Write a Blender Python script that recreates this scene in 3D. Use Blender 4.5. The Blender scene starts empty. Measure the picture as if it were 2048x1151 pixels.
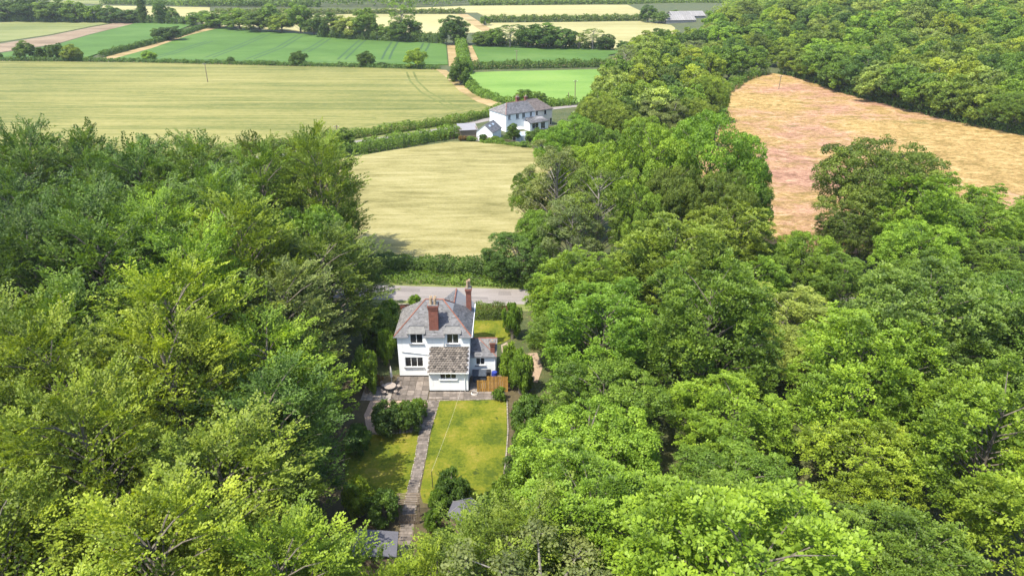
import bpy, bmesh, math, random
import numpy as np
from mathutils import Vector, Matrix

random.seed(7)
scene = bpy.context.scene
COL = scene.collection

# ------------------------------------------------------------------ camera
CAM_H, PITCH, FPX = 43.0, math.radians(25.7), 1400.0
cam_data = bpy.data.cameras.new('camera')
cam_data.sensor_width = 36.0
cam_data.lens = FPX / 2048 * 36.0
cam_data.clip_start, cam_data.clip_end = 0.5, 12000
cam = bpy.data.objects.new('camera', cam_data)
COL.objects.link(cam)
cam.location = (0, 0, CAM_H)
cam.rotation_euler = (math.pi / 2 - PITCH, 0, 0)
scene.camera = cam

# ------------------------------------------------------------------ world, sun, exposure
SUN = Vector((-0.43, -0.33, 1.0)).normalized()
world = bpy.data.worlds.new('World')
scene.world = world
world.use_nodes = True
wn = world.node_tree
wn.nodes.clear()
sky = wn.nodes.new('ShaderNodeTexSky')
sky.sky_type = 'NISHITA'
sky.sun_disc = False
sky.sun_elevation = math.asin(SUN.z)
sky.sun_rotation = math.atan2(SUN.x, SUN.y)
sky.altitude = 60
sky.air_density, sky.dust_density, sky.ozone_density = 1.0, 1.5, 1.0
bgn = wn.nodes.new('ShaderNodeBackground')
bgn.inputs['Strength'].default_value = 0.15
wo = wn.nodes.new('ShaderNodeOutputWorld')
wn.links.new(sky.outputs['Color'], bgn.inputs['Color'])
wn.links.new(bgn.outputs['Background'], wo.inputs['Surface'])

sun_data = bpy.data.lights.new('sun', 'SUN')
sun_data.energy = 3.5
sun_data.angle = math.radians(0.6)
sun_data.color = (1.0, 0.93, 0.80)
sun_o = bpy.data.objects.new('sun', sun_data)
COL.objects.link(sun_o)
sun_o.rotation_euler = SUN.to_track_quat('Z', 'Y').to_euler()
sun_o.location = SUN * 300

vs = scene.view_settings
vs.view_transform = 'Standard'
vs.look = 'None'
vs.exposure = 1.45
vs.gamma = 1.0
vs.use_curve_mapping = False
scene.render.engine = 'CYCLES'
cy = scene.cycles
cy.max_bounces = 6
cy.diffuse_bounces = 3
cy.glossy_bounces = 2
cy.transmission_bounces = 4
cy.transparent_max_bounces = 8
cy.caustics_reflective = cy.caustics_refractive = False
cy.use_denoising = True

# ------------------------------------------------------------------ surveying: where a sight line meets the level ground
def sight(u, v):
    cx, cyy = (u - 1024) / FPX, (575.5 - v) / FPX
    return Vector((cx, math.cos(PITCH) + cyy * math.sin(PITCH), -math.sin(PITCH) + cyy * math.cos(PITCH)))
def g(u, v, z=0.0):
    d = sight(u, v); t = (z - CAM_H) / d.z
    return Vector((d.x * t, d.y * t, z))
def proj(x, y, z):
    dz = z - CAM_H
    dep = y * math.cos(PITCH) - dz * math.sin(PITCH)
    up = y * math.sin(PITCH) + dz * math.cos(PITCH)
    return 1024 + FPX * x / dep, 575.5 - FPX * up / dep
def sstep(a, b, x):
    t = min(1, max(0, (x - a) / (b - a))); return t * t * (3 - 2 * t)
def zt(x, y):
    """height of the land: level, with a low wooded rise beyond the pink meadow"""
    return 9.0 * sstep(0, 110, (x - 95) * 0.6 + (y - 215) * 0.55 - 50) * sstep(80, 150, x) * (1 - 0.8 * sstep(330, 480, y))

# ------------------------------------------------------------------ object helpers
def link(o, parent=None):
    COL.objects.link(o)
    if parent: o.parent = parent
    return o
def tag(o, label=None, cat=None, group=None, kind=None):
    if label: o['label'] = label
    if cat: o['category'] = cat
    if group: o['group'] = group
    if kind: o['kind'] = kind
    return o
def empty(name, loc, rz=0, label=None, cat=None, group=None):
    o = bpy.data.objects.new(name, None)
    o.empty_display_size = 0.5
    link(o); o.location = loc; o.rotation_euler = (0, 0, rz)
    return tag(o, label, cat, group)
def obj(name, me, parent=None, mat=None, loc=None):
    o = bpy.data.objects.new(name, me)
    if mat is not None and not me.materials: me.materials.append(mat)
    link(o, parent)
    if loc is not None: o.location = loc
    return o

class MB:
    """collects boxes, tubes and polygons into one mesh; optional tint per face"""
    def __init__(s): s.v, s.f, s.t = [], [], []
    def poly(s, pts, tint=0.5):
        b = len(s.v); s.v += [tuple(p) for p in pts]; s.f.append(list(range(b, b + len(pts)))); s.t.append(tint); return s
    def box(s, x0, x1, y0, y1, z0, z1, tint=0.5, M=None):
        p = [Vector(q) for q in ((x0,y0,z0),(x1,y0,z0),(x1,y1,z0),(x0,y1,z0),(x0,y0,z1),(x1,y0,z1),(x1,y1,z1),(x0,y1,z1))]
        if M is not None: p = [M @ q for q in p]
        b = len(s.v); s.v += [tuple(q) for q in p]
        for f in ((0,3,2,1),(4,5,6,7),(0,1,5,4),(1,2,6,5),(2,3,7,6),(3,0,4,7)):
            s.f.append([b + i for i in f]); s.t.append(tint)
        return s
    def tube(s, pts, rad, n=6, tint=0.5, cap=True):
        pts = [Vector(p) for p in pts]
        if not hasattr(rad, '__len__'): rad = [rad] * len(pts)
        b = len(s.v)
        for i, p in enumerate(pts):
            d = (pts[min(i+1, len(pts)-1)] - pts[max(i-1, 0)]).normalized()
            a = d.cross(Vector((0, 0, 1)) if abs(d.z) < .9 else Vector((1, 0, 0))).normalized(); c = d.cross(a)
            for k in range(n):
                w = 2 * math.pi * k / n
                s.v.append(tuple(p + rad[i] * (math.cos(w) * a + math.sin(w) * c)))
        for i in range(len(pts) - 1):
            for k in range(n):
                s.f.append([b+i*n+k, b+i*n+(k+1)%n, b+(i+1)*n+(k+1)%n, b+(i+1)*n+k]); s.t.append(tint)
        if cap:
            s.f.append([b + k for k in range(n)][::-1]); s.t.append(tint)
            e = b + (len(pts)-1)*n
            s.f.append([e + k for k in range(n)]); s.t.append(tint)
        return s
    def lathe(s, prof, c=(0,0,0), n=14, tint=0.5):
        b = len(s.v)
        for r, z in prof:
            for k in range(n):
                w = 2*math.pi*k/n; s.v.append((c[0]+r*math.cos(w), c[1]+r*math.sin(w), c[2]+z))
        for i in range(len(prof)-1):
            for k in range(n):
                s.f.append([b+i*n+k, b+i*n+(k+1)%n, b+(i+1)*n+(k+1)%n, b+(i+1)*n+k]); s.t.append(tint)
        s.f.append([b+k for k in range(n)][::-1]); s.t.append(tint)
        e = b+(len(prof)-1)*n; s.f.append([e+k for k in range(n)]); s.t.append(tint)
        return s
    def mesh(s, name):
        me = bpy.data.meshes.new(name)
        me.from_pydata(s.v, [], s.f); me.update()
        a = me.attributes.new('tint', 'FLOAT', 'FACE'); a.data.foreach_set('value', s.t)
        bm = bmesh.new(); bm.from_mesh(me)
        bmesh.ops.recalc_face_normals(bm, faces=bm.faces); bm.to_mesh(me); bm.free()
        return me
    def build(s, name, mat, parent=None, loc=None):
        return obj(name, s.mesh(name), parent, mat, loc)

# ------------------------------------------------------------------ materials
def new_mat(name):
    m = bpy.data.materials.new(name); m.use_nodes = True
    nt = m.node_tree; nt.nodes.clear()
    out = nt.nodes.new('ShaderNodeOutputMaterial')
    p = nt.nodes.new('ShaderNodeBsdfPrincipled')
    nt.links.new(p.outputs[0], out.inputs['Surface'])
    return m, nt, p, out
def N(nt, t, **kw):
    n = nt.nodes.new(t)
    for k, v in kw.items(): setattr(n, k, v)
    return n
def coords(nt, scale=(1,1,1), rot=0.0):
    tc = N(nt, 'ShaderNodeTexCoord'); mp = N(nt, 'ShaderNodeMapping')
    g_ = N(nt, 'ShaderNodeNewGeometry')
    mp.inputs['Scale'].default_value = scale; mp.inputs['Rotation'].default_value = (0, 0, rot)
    nt.links.new(g_.outputs['Position'], mp.inputs['Vector'])
    return mp.outputs[0]
def noise(nt, vec, scale, detail=4, rough=.6, dist=0.0):
    n = N(nt, 'ShaderNodeTexNoise'); n.inputs['Scale'].default_value = scale
    n.inputs['Detail'].default_value = detail; n.inputs['Roughness'].default_value = rough
    n.inputs['Distortion'].default_value = dist
    if vec is not None: nt.links.new(vec, n.inputs['Vector'])
    return n.outputs['Fac']
def ramp(nt, fac, stops, interp='LINEAR'):
    r = N(nt, 'ShaderNodeValToRGB'); r.color_ramp.interpolation = interp
    el = r.color_ramp.elements
    while len(el) > 1: el.remove(el[-1])
    el[0].position, el[0].color = stops[0][0], (*stops[0][1], 1)
    for p, c in stops[1:]:
        e = el.new(p); e.color = (*c, 1)
    nt.links.new(fac, r.inputs['Fac']); return r.outputs['Color']
def mix(nt, fac, a, b, mode='MIX'):
    m = N(nt, 'ShaderNodeMix', data_type='RGBA', blend_type=mode)
    for inp, v in ((m.inputs[0], fac), (m.inputs[6], a), (m.inputs[7], b)):
        if hasattr(v, 'is_linked'): nt.links.new(v, inp)
        elif isinstance(v, (int, float)): inp.default_value = v
        else: inp.default_value = (*v, 1)
    return m.outputs[2]
def stretch(nt, f, k=2.2):
    m = N(nt, 'ShaderNodeMapRange'); h = .5 / k
    m.inputs[1].default_value, m.inputs[2].default_value = .5 - h, .5 + h
    nt.links.new(f, m.inputs[0]); return m.outputs[0]
def bump(nt, p, h, strength=.5, dist=.1):
    b = N(nt, 'ShaderNodeBump'); b.inputs['Strength'].default_value = strength; b.inputs['Distance'].default_value = dist
    nt.links.new(h, b.inputs['Height']); nt.links.new(b.outputs[0], p.inputs['Normal'])
def tint_node(nt):
    a = N(nt, 'ShaderNodeAttribute'); a.attribute_name = 'tint'; return a.outputs['Fac']

def leaf_material():
    m, nt, p, out = new_mat('leaf')
    oi = N(nt, 'ShaderNodeObjectInfo')
    t = tint_node(nt)
    hsv = N(nt, 'ShaderNodeHueSaturation')
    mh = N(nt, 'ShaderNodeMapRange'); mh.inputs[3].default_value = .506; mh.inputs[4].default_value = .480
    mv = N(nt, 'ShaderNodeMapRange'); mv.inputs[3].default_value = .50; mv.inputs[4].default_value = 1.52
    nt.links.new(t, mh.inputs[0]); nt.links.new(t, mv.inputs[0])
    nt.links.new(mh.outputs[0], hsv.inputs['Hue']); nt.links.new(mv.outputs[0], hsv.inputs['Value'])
    nt.links.new(oi.outputs['Color'], hsv.inputs['Color'])
    col = hsv.outputs[0]
    nt.links.new(col, p.inputs['Base Color'])
    p.inputs['Roughness'].default_value = .55
    p.inputs['Specular IOR Level'].default_value = .35
    tr = N(nt, 'ShaderNodeBsdfTranslucent')
    nt.links.new(mix(nt, 1.0, col, (1.25, 1.2, .30), 'MULTIPLY'), tr.inputs['Color'])
    ms = N(nt, 'ShaderNodeMixShader'); ms.inputs[0].default_value = .42
    nt.links.new(p.outputs[0], ms.inputs[1]); nt.links.new(tr.outputs[0], ms.inputs[2])
    nt.links.new(ms.outputs[0], out.inputs['Surface'])
    return m
LEAF = leaf_material()

def bark_material(name, a, b):
    m, nt, p, _ = new_mat(name)
    f = noise(nt, coords(nt, (3, 3, .6)), 2.0)
    nt.links.new(ramp(nt, f, [(.3, a), (.7, b)]), p.inputs['Base Color'])
    p.inputs['Roughness'].default_value = .9
    return m
BARK = bark_material('bark', (.06, .05, .035), (.16, .14, .11))
PALE_BARK = bark_material('pale_bark', (.11, .10, .08), (.22, .20, .17))

def plain(name, c, rough=.7, var=.12, scale=3.0, metal=0, spec=.4, tint=0.0, bmp=0.0):
    """colour with grain, weathering and optional per-piece tint"""
    m, nt, p, _ = new_mat(name)
    f = noise(nt, coords(nt), scale, 5)
    f2 = noise(nt, coords(nt), scale * 9, 3)
    k = mix(nt, .4, f, f2)
    lo = tuple(x * (1 - var * 1.6) for x in c); hi = tuple(min(.95, x * (1 + var)) for x in c)
    colr = ramp(nt, k, [(.3, lo), (.7, hi)])
    if tint:
        t = tint_node(nt)
        colr = mix(nt, 1.0, colr, ramp(nt, t, [(0, (1 - tint,) * 3), (1, (1 + tint,) * 3)]), 'MULTIPLY')
    nt.links.new(colr, p.inputs['Base Color'])
    p.inputs['Roughness'].default_value = rough; p.inputs['Metallic'].default_value = metal
    p.inputs['Specular IOR Level'].default_value = spec
    if bmp: bump(nt, p, k, .6, bmp)
    return m

# fields -----------------------------------------------------------
def crop_material(name, stops, streak=(.02, .18), rot=0.0, fine=2.2, bm=.25, patch=.012, big=None, k=.54, con=3.2):
    stops = [(p_, tuple(x * k for x in c_)) for p_, c_ in stops]
    m, nt, p, _ = new_mat(name)
    a = noise(nt, coords(nt, (streak[0], streak[1], 1), rot), 1.0, 6, .65, .3)
    b = noise(nt, coords(nt), patch, 4, .6)
    c = noise(nt, coords(nt, (.35, 1, 1), rot), fine, 4, .75)
    f = stretch(nt, mix(nt, .28, mix(nt, .38, a, b), c), con)
    col = ramp(nt, f, [(.5 + (p_ - .5) * 2.2, c_) for p_, c_ in stops])
    if big: col = mix(nt, ramp(nt, noise(nt, coords(nt), big[0], 3), [(.48, (0,0,0)), (.62, (1,1,1))]), col, mix(nt, .55, col, big[1]))
    nt.links.new(col, p.inputs['Base Color'])
    p.inputs['Roughness'].default_value = .9; p.inputs['Specular IOR Level'].default_value = .15
    bump(nt, p, mix(nt, .6, a, c), .8, bm)
    return m
WHEAT = crop_material('wheat_crop', [(.34, (.11, .15, .04)), (.44, (.21, .235, .062)), (.53, (.34, .33, .10)), (.64, (.46, .42, .15))], (.014, .34), math.radians(-3), 1.5, .4, .014, con=2.9, k=.5)
BARLEY = crop_material('barley_crop', [(.36, (.25, .23, .075)), (.46, (.40, .36, .135)), (.54, (.50, .45, .185)), (.64, (.60, .54, .26))], (.10, .55), math.radians(-32), 4.2, .6, .035, con=3.0)
GREENCROP = crop_material('green_crop', [(.34, (.080, .165, .028)), (.5, (.110, .220, .040)), (.66, (.155, .265, .058))], (.03, .05), .3, 1.2, .15, .012)
BRIGHTGRASS = crop_material('bright_pasture', [(.36, (.16, .30, .05)), (.5, (.22, .38, .075)), (.62, (.27, .42, .09))], (.02, .08), .1, 1.6, .12, .014)
PALEGRASS = crop_material('pale_pasture', [(.36, (.19, .23, .07)), (.5, (.27, .30, .10)), (.64, (.36, .36, .15))], (.01, .05), .3, 1.2, .15, .012)
STUBBLE = crop_material('far_cereal', [(.36, (.40, .37, .15)), (.5, (.50, .46, .20)), (.64, (.58, .53, .26))], (.006, .03), .1, .8, .15, .008)
BARE = crop_material('bare_strip', [(.36, (.20, .15, .09)), (.5, (.34, .25, .16)), (.64, (.46, .36, .24))], (.02, .1), .5, 1.5, .15, .03)
DRYMARGIN = crop_material('dry_margin', [(.36, (.24, .21, .07)), (.48, (.46, .33, .15)), (.6, (.56, .43, .22))], (.05, .2), .5, 1.3, .15, .05)

def meadow_material():
    m, nt, p, _ = new_mat('dry_meadow')
    a = noise(nt, coords(nt, (.21, .32, 1), .45), 1.0, 7, .72, 1.0)
    b = noise(nt, coords(nt), .022, 5, .6)
    c = noise(nt, coords(nt, (.7, 1.0, 1), .25), 1.5, 6, .8, .8)
    f = stretch(nt, mix(nt, .55, a, c), 1.9)
    gold = ramp(nt, f, [(.32, (.15, .11, .03)), (.46, (.285, .19, .068)), (.57, (.395, .27, .105)), (.70, (.48, .38, .18))])
    pink = ramp(nt, f, [(.32, (.15, .08, .048)), (.46, (.27, .145, .095)), (.57, (.37, .215, .14)), (.70, (.46, .31, .19))])
    k = ramp(nt, mix(nt, .3, b, a), [(.49, (0,0,0)), (.58, (1,1,1))])
    col = mix(nt, k, gold, pink)
    g2 = ramp(nt, mix(nt, .4, noise(nt, coords(nt, (.05, .16, 1), .2), 1.0, 6, .7), noise(nt, coords(nt), .9, 4, .7)), [(.56, (0,0,0)), (.66, (.8,.8,.8))])
    col = mix(nt, g2, col, (.105, .105, .024))
    nt.links.new(col, p.inputs['Base Color']); p.inputs['Roughness'].default_value = .95
    p.inputs['Specular IOR Level'].default_value = .1
    bump(nt, p, f, .9, .5)
    return m
MEADOW = meadow_material()

def ground_material():
    m, nt, p, _ = new_mat('earth_and_grass')
    a = noise(nt, coords(nt), .25, 6, .65); b = noise(nt, coords(nt), 1.8, 4, .7)
    col = ramp(nt, mix(nt, .45, a, b), [(.36, (.022, .035, .008)), (.5, (.045, .06, .013)), (.62, (.085, .08, .025))])
    nt.links.new(col, p.inputs['Base Color']); p.inputs['Roughness'].default_value = .95
    bump(nt, p, b, .8, .2); return m
GROUND = ground_material()
def lawn_material():
    m, nt, p, _ = new_mat('lawn_grass')
    a = noise(nt, coords(nt), .35, 5, .65); b = noise(nt, coords(nt), 3.2, 5, .75); c = noise(nt, coords(nt), 1.1, 3, .6)
    col = ramp(nt, stretch(nt, mix(nt, .4, a, b), 1.7), [(.32, (.045, .068, .006)), (.46, (.090, .112, .008)), (.58, (.130, .135, .012)), (.72, (.185, .160, .030))])
    spots = ramp(nt, c, [(.30, (1,1,1)), (.37, (0,0,0))])
    col = mix(nt, spots, col, (.035, .052, .007))
    nt.links.new(col, p.inputs['Base Color']); p.inputs['Roughness'].default_value = .95
    p.inputs['Specular IOR Level'].default_value = .15
    bump(nt, p, b, .7, .08); return m
LAWN = lawn_material()
def asphalt_material():
    m, nt, p, _ = new_mat('worn_asphalt')
    a = noise(nt, coords(nt, (.15, 1.2, 1)), 1.0, 5, .6); b = noise(nt, coords(nt), 9, 3, .7)
    col = ramp(nt, mix(nt, .4, a, b), [(.30, (.125, .112, .104)), (.5, (.19, .17, .158)), (.68, (.24, .216, .20))])
    nt.links.new(col, p.inputs['Base Color']); p.inputs['Roughness'].default_value = .85
    bump(nt, p, b, .4, .02); return m
ROAD = asphalt_material()
GRAVEL = plain('pink_gravel', (.33, .24, .18), .95, .35, 9, bmp=.05)
EARTHPATH = plain('bare_earth', (.30, .20, .13), .95, .3, 2.5, bmp=.05)
PAVER = plain('worn_paving', (.145, .122, .104), .9, .3, 2.2, tint=.35, bmp=.02)
SLABMAT = plain('pale_slab', (.22, .195, .17), .9, .28, 2.0, tint=.3, bmp=.015)
MORTAR = plain('sandy_joint', (.15, .12, .085), .95, .25, 5)
STONE = plain('kerb_stone', (.22, .195, .155), .9, .3, 4, tint=.3, bmp=.02)

# ------------------------------------------------------------------ the land and the fields
def ground_sheet():
    xs = sorted(set([-6000, -3000, -1500, -800, -400, -200] + list(range(-120, 420, 20)) + [500, 700, 1000, 1600, 3000, 6000]))
    ys = sorted(set([-400, -100] + list(range(0, 560, 20)) + [650, 800, 1000, 1500, 2500, 5000, 9000]))
    v = [(x, y, zt(x, y)) for y in ys for x in xs]
    n = len(xs)
    f = [(j*n+i, j*n+i+1, (j+1)*n+i+1, (j+1)*n+i) for j in range(len(ys)-1) for i in range(n-1)]
    me = bpy.data.meshes.new('ground'); me.from_pydata(v, [], f); me.update()
    return tag(obj('ground', me, None, GROUND), kind='structure')
ground_sheet()

def patch(name, pts, z, mat, skirt=0.0, parent=None, kind='structure'):
    """a sheet of land with real thickness (crop height) over a surveyed outline"""
    P = [Vector((p[0], p[1], z)) for p in pts]
    mb = MB(); mb.poly(P)
    d = max(skirt, z * .9)
    n = len(P)
    for i in range(n):
        a, b = P[i], P[(i+1) % n]
        mb.poly([a, b, b - Vector((0, 0, d)), a - Vector((0, 0, d))])
    o = mb.build(name, mat, parent)
    if kind and parent is None: tag(o, kind=kind)
    return o
def gp(*uv, z=0.0): return [g(u, v, z) for u, v in uv]

F1 = patch('barley_field', gp((600,512),(752,517),(860,525),(985,529),(1075,500),(1110,420),(1100,310),(1062,299),(1000,290),(950,287),(900,287),(790,303),(680,322),(560,345)), .45, BARLEY)
F2 = patch('wheat_field', gp((-700,124),(0,124.5),(140,125.5),(300,128),(600,135),(740,138),(875,142),(893,152),(915,178),(955,200),(1000,214),(985,228),(930,243),(820,262),(700,279),(585,293),(300,330),(-900,400)), .45, WHEAT)
F3 = patch('green_crop_field', gp((436,56),(500,60),(600,68.5),(700,76),(800,84),(892,89.5),(896,131),(760,130),(600,128.5),(420,126),(215,121.5),(300,97),(370,72)), .4, GREENCROP)
F4 = patch('green_strip_field', gp((-300,133),(-300,122),(0,108.5),(110,92),(180,71),(270,48),(330,46.5),(385,50.5),(320,75),(200,108),(165,119),(80,119.5),(0,121)), .4, GREENCROP)
F5 = patch('pale_pasture', gp((-700,118),(-300,108),(0,85),(100,70),(180,54),(235,44.8),(0,41.5),(-600,38)), .2, PALEGRASS)
F6 = patch('bare_soil_strip', gp((-300,119),(-300,109.5),(0,88),(100,72),(180,55.5),(240,45),(275,46),(180,69),(110,89),(0,105)), .1, BARE)
F7 = patch('green_crop_field', gp((944,92),(1040,94),(1150,98),(1215,100.5),(1262,103),(1215,112),(1225,117),(1205,124),(1120,128.5),(962,131)), .4, GREENCROP)
F8 = patch('bright_pasture', gp((936,146),(1000,143.5),(1100,141.5),(1200,139),(1210,170),(1160,205),(1100,212),(1020,209),(975,196),(940,170)), .15, BRIGHTGRASS)
F9 = patch('far_cereal_field', gp((380,38),(450,40),(700,29.5),(930,29.5),(950,52),(985,66),(900,68),(640,66),(420,52)), .4, STUBBLE)
F10 = patch('far_cereal_field', gp((975,47.5),(1100,46),(1280,43.5),(1345,52),(1385,70),(1330,88),(1260,98),(1180,98),(960,84)), .4, STUBBLE)
F11 = patch('far_cereal_field', gp((420,24),(700,21.5),(940,12.8),(1200,10.5),(1500,12),(1560,22),(1290,41),(985,42),(955,26.5),(700,26.8),(420,32)), .4, STUBBLE)
F12 = patch('far_cereal_field', gp((205,12.5),(420,16),(420,24),(420,39),(360,44),(205,42)), .4, STUBBLE)
F14 = patch('far_pasture', gp((100,1),(500,2),(500,8),(205,8.5),(100,6)), .2, PALEGRASS)
F13 = patch('dry_meadow', gp((1380,330),(1400,240),(1410,190),(1480,158),(1540,147),(1600,156),(1700,190),(1800,216),(1900,241),(2060,273),(2350,330),(2450,450),(1900,520),(1560,500),(1450,440)), .25, MEADOW)
patch('field_margin', gp((872,141),(893,143),(912,160),(945,190),(1000,208),(1018,220),(1000,222),(955,207),(918,184),(892,157)), .52, DRYMARGIN)
patch('field_margin', gp((894,89),(912,88),(920,131),(898,133)), .12, DRYMARGIN)
patch('field_margin', gp((930,90),(945,92),(964,131),(948,132)), .12, DRYMARGIN)
patch('field_margin', gp((962,131.5),(1120,129),(1205,124.5),(1225,118),(1262,111),(1275,117),(1225,127),(1120,132),(950,134)), .10, DRYMARGIN)
patch('field_margin', gp((430,55.5),(440,57),(375,73),(305,98),(222,121),(200,119.5),(290,95),(360,70)), .44, DRYMARGIN)
patch('field_margin', gp((915,29.5),(935,30),(975,55),(1005,68),(975,70),(950,55)), .45, DRYMARGIN)
patch('field_margin', gp((0,122),(300,125.5),(600,132),(880,139),(880,141),(600,134.6),(300,127.6),(0,124.2)), .2, DRYMARGIN)

# tramlines: wheel tracks through the crop, a hand's breadth above the ground sheet of each field
TRACK = plain('flattened_crop', (.022, .06, .014), .95, .2, 1.5)
TRACKW = plain('flattened_wheat', (.10, .115, .018), .95, .2, 1.5)
def tramline(field, pts, z, w, mat):
    P = [Vector((p[0], p[1], 0)) for p in pts]
    L, R_ = [], []
    for i, p in enumerate(P):
        d = (P[min(i+1, len(P)-1)] - P[max(i-1, 0)]).normalized(); n_ = Vector((-d.y, d.x, 0)) * w / 2
        L.append(p + n_); R_.append(p - n_)
    mb = MB()
    for i in range(len(P)-1):
        mb.poly([(q.x, q.y, z) for q in (L[i], R_[i], R_[i+1], L[i+1])])
    return mb.build('tramline', mat, field)
def pair(field, pts, z, gap, w, mat):
    P = [Vector((p[0], p[1], 0)) for p in pts]
    for s in (-1, 1):
        Q = []
        for i, p in enumerate(P):
            d = (P[min(i+1, len(P)-1)] - P[max(i-1, 0)]).normalized()
            Q.append(p + s * gap / 2 * Vector((-d.y, d.x, 0)))
        tramline(field, Q, z, w, mat)
for uv in (((418,117),(470,98),(535,70)), ((500,120),(560,97),(600,73)), ((609,106),(630,95),(655,79)), ((683,121),(705,100),(725,82)), ((771,121),(778,105),(790,85)), ((844,104),(849,97),(853,88)), ((300,119),(345,108),(420,84))):
    pair(F3, gp(*uv), .404, 3.2, 1.0, TRACK)
for uv in (((240,118),(420,122),(700,125.5),(890,127)),):
    tramline(F3, gp(*uv), .404, .8, TRACK)
pair(F2, gp((820,146),(828,165),(850,187),(885,206),(915,222)), .454, 2.6, .8, TRACKW)
for k, v0 in enumerate((147, 165, 181, 197, 216, 236, 258)):
    pair(F2, [g(u, v0 + (u - 300) * .012 + 2.0 * math.sin(u * .01 + k)) for u in range(-200, 860 - k * 20, 50)], .454, 2.6, .7, TRACKW)
pair(F2, gp((560,277),(700,262),(800,248),(900,231),(975,216)), .454, 2.4, .7, TRACKW)
pair(F1, gp((700,330),(800,318),(900,312),(1040,318)), .454, 2.2, .18, plain('bent_barley', (.30, .26, .12), .95, .2, 2))

# lane in front of the cottage and the second lane between its hedges
ra, rb, rc, rd = g(750,598), g(1045,606), g(1045,580), g(750,571)
def strip(name, centre, w, z, mat, kind='structure'):
    P = [Vector((p[0], p[1], z)) for p in centre]
    L, R_ = [], []
    for i, p in enumerate(P):
        d = (P[min(i+1, len(P)-1)] - P[max(i-1, 0)]).normalized(); n_ = Vector((-d.y, d.x, 0)) * w / 2
        L.append(p + n_); R_.append(p - n_)
    mb = MB()
    for i in range(len(P)-1): mb.poly([L[i], R_[i], R_[i+1], L[i+1]])
    return tag(mb.build(name, mat), kind=kind)
strip('verge', [(-120, 98), (-60, 92), (-19, 88.2), (1.5, 86.6), (30, 84), (60, 84), (120, 92)], 8.6, .02, PALEGRASS)
strip('lane', [(-120, 98), (-60, 92), (-19, 87.95), (1.5, 86.5), (30, 84), (60, 84), (120, 92)], 4.6, .035, ROAD)
rnd_ = random.Random(2); TAR = plain('tarmac_repair', (.16, .144, .135), .9, .15, 4)
for x_, y_, w_, l_ in ((-14.5, 88.6, 1.1, 3.2), (-6.0, 86.2, .7, 5.5), (-1.0, 87.6, 1.3, 1.8)):
    mb = MB(); mb.poly([(x_ - l_/2, y_ - w_/2 + .035*l_, .039), (x_ + l_/2, y_ - w_/2 - .035*l_, .039), (x_ + l_/2 - .1, y_ + w_/2 - .035*l_, .039), (x_ - l_/2 + .05, y_ + w_/2 + .035*l_, .039)])
    mb.build('tarmac_patch', TAR, bpy.data.objects['lane'])
strip('lane', gp((300,350),(560,308),(700,284),(830,266),(925,250),(985,237),(1060,222),(1140,213),(1200,209)), 3.0, .02, ROAD)
strip('grass_verge', gp((300,343),(560,303),(700,280),(830,262),(925,246)), 3.0, .03, PALEGRASS)

# ------------------------------------------------------------------ foliage meshes
UP = np.array([0., 0., 1.])
def unit(a): return a / np.maximum(np.linalg.norm(a, axis=-1, keepdims=True), 1e-9)
def sph(rng, n): return unit(rng.normal(size=(n, 3)))
def leaf_mesh(name, P, A, Nn, L, W, tint):
    """diamond leaves: P base point, A axis, Nn normal, L length, W half width"""
    A = unit(A); S = unit(np.cross(A, Nn))
    L = np.asarray(L).reshape(-1, 1); W = np.asarray(W).reshape(-1, 1)
    mid = P + A * L * .45
    V = np.stack([P, mid + S * W, P + A * L, mid - S * W], 1).reshape(-1, 3).astype(np.float32)
    n = len(P)
    me = bpy.data.meshes.new(name)
    me.vertices.add(n * 4); me.vertices.foreach_set('co', V.ravel())
    me.loops.add(n * 4); me.loops.foreach_set('vertex_index', np.arange(n * 4, dtype=np.int32))
    me.polygons.add(n); me.polygons.foreach_set('loop_start', np.arange(0, n * 4, 4, dtype=np.int32))
    me.update(calc_edges=True)
    a = me.attributes.new('tint', 'FLOAT', 'FACE')
    a.data.foreach_set('value', np.clip(tint, 0, 1).astype(np.float32))
    me.materials.append(LEAF)
    return me
def fronds(rng, P, D, L, n, wid=.34, leaf=.22, lw=.075, droop=.25, jit=.45, tint=None):
    """leafy sprays: leaves set along both sides of an axis, nearly in one plane"""
    F = len(P); D = unit(D); L = np.asarray(L)
    side = unit(np.cross(D, UP + rng.normal(size=(F, 3)) * .25)); nrm = np.cross(side, D)
    nrm *= np.where(nrm[:, 2:3] < 0, -1, 1)
    s = rng.uniform(.02, 1, (F, n)); sg = rng.choice([-1., 1.], (F, n))
    lat = sg * rng.uniform(.0, 1, (F, n)) ** .8 * wid * (1 - .8 * s) * L[:, None]
    pos = P[:, None] + D[:, None] * (s * L[:, None])[..., None] + side[:, None] * lat[..., None] - UP * (droop * s**2 * L[:, None])[..., None]
    ax = D[:, None] + side[:, None] * (sg * .9)[..., None] + rng.normal(size=(F, n, 3)) * .25
    nn = nrm[:, None] + rng.normal(size=(F, n, 3)) * jit
    if tint is None: tint = rng.uniform(.25, .75, F)
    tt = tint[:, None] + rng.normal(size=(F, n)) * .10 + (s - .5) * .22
    ll = leaf * rng.uniform(.7, 1.3, F * n)
    return pos.reshape(-1, 3), ax.reshape(-1, 3), nn.reshape(-1, 3), ll, ll * lw / leaf * 1.0, tt.ravel()
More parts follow.
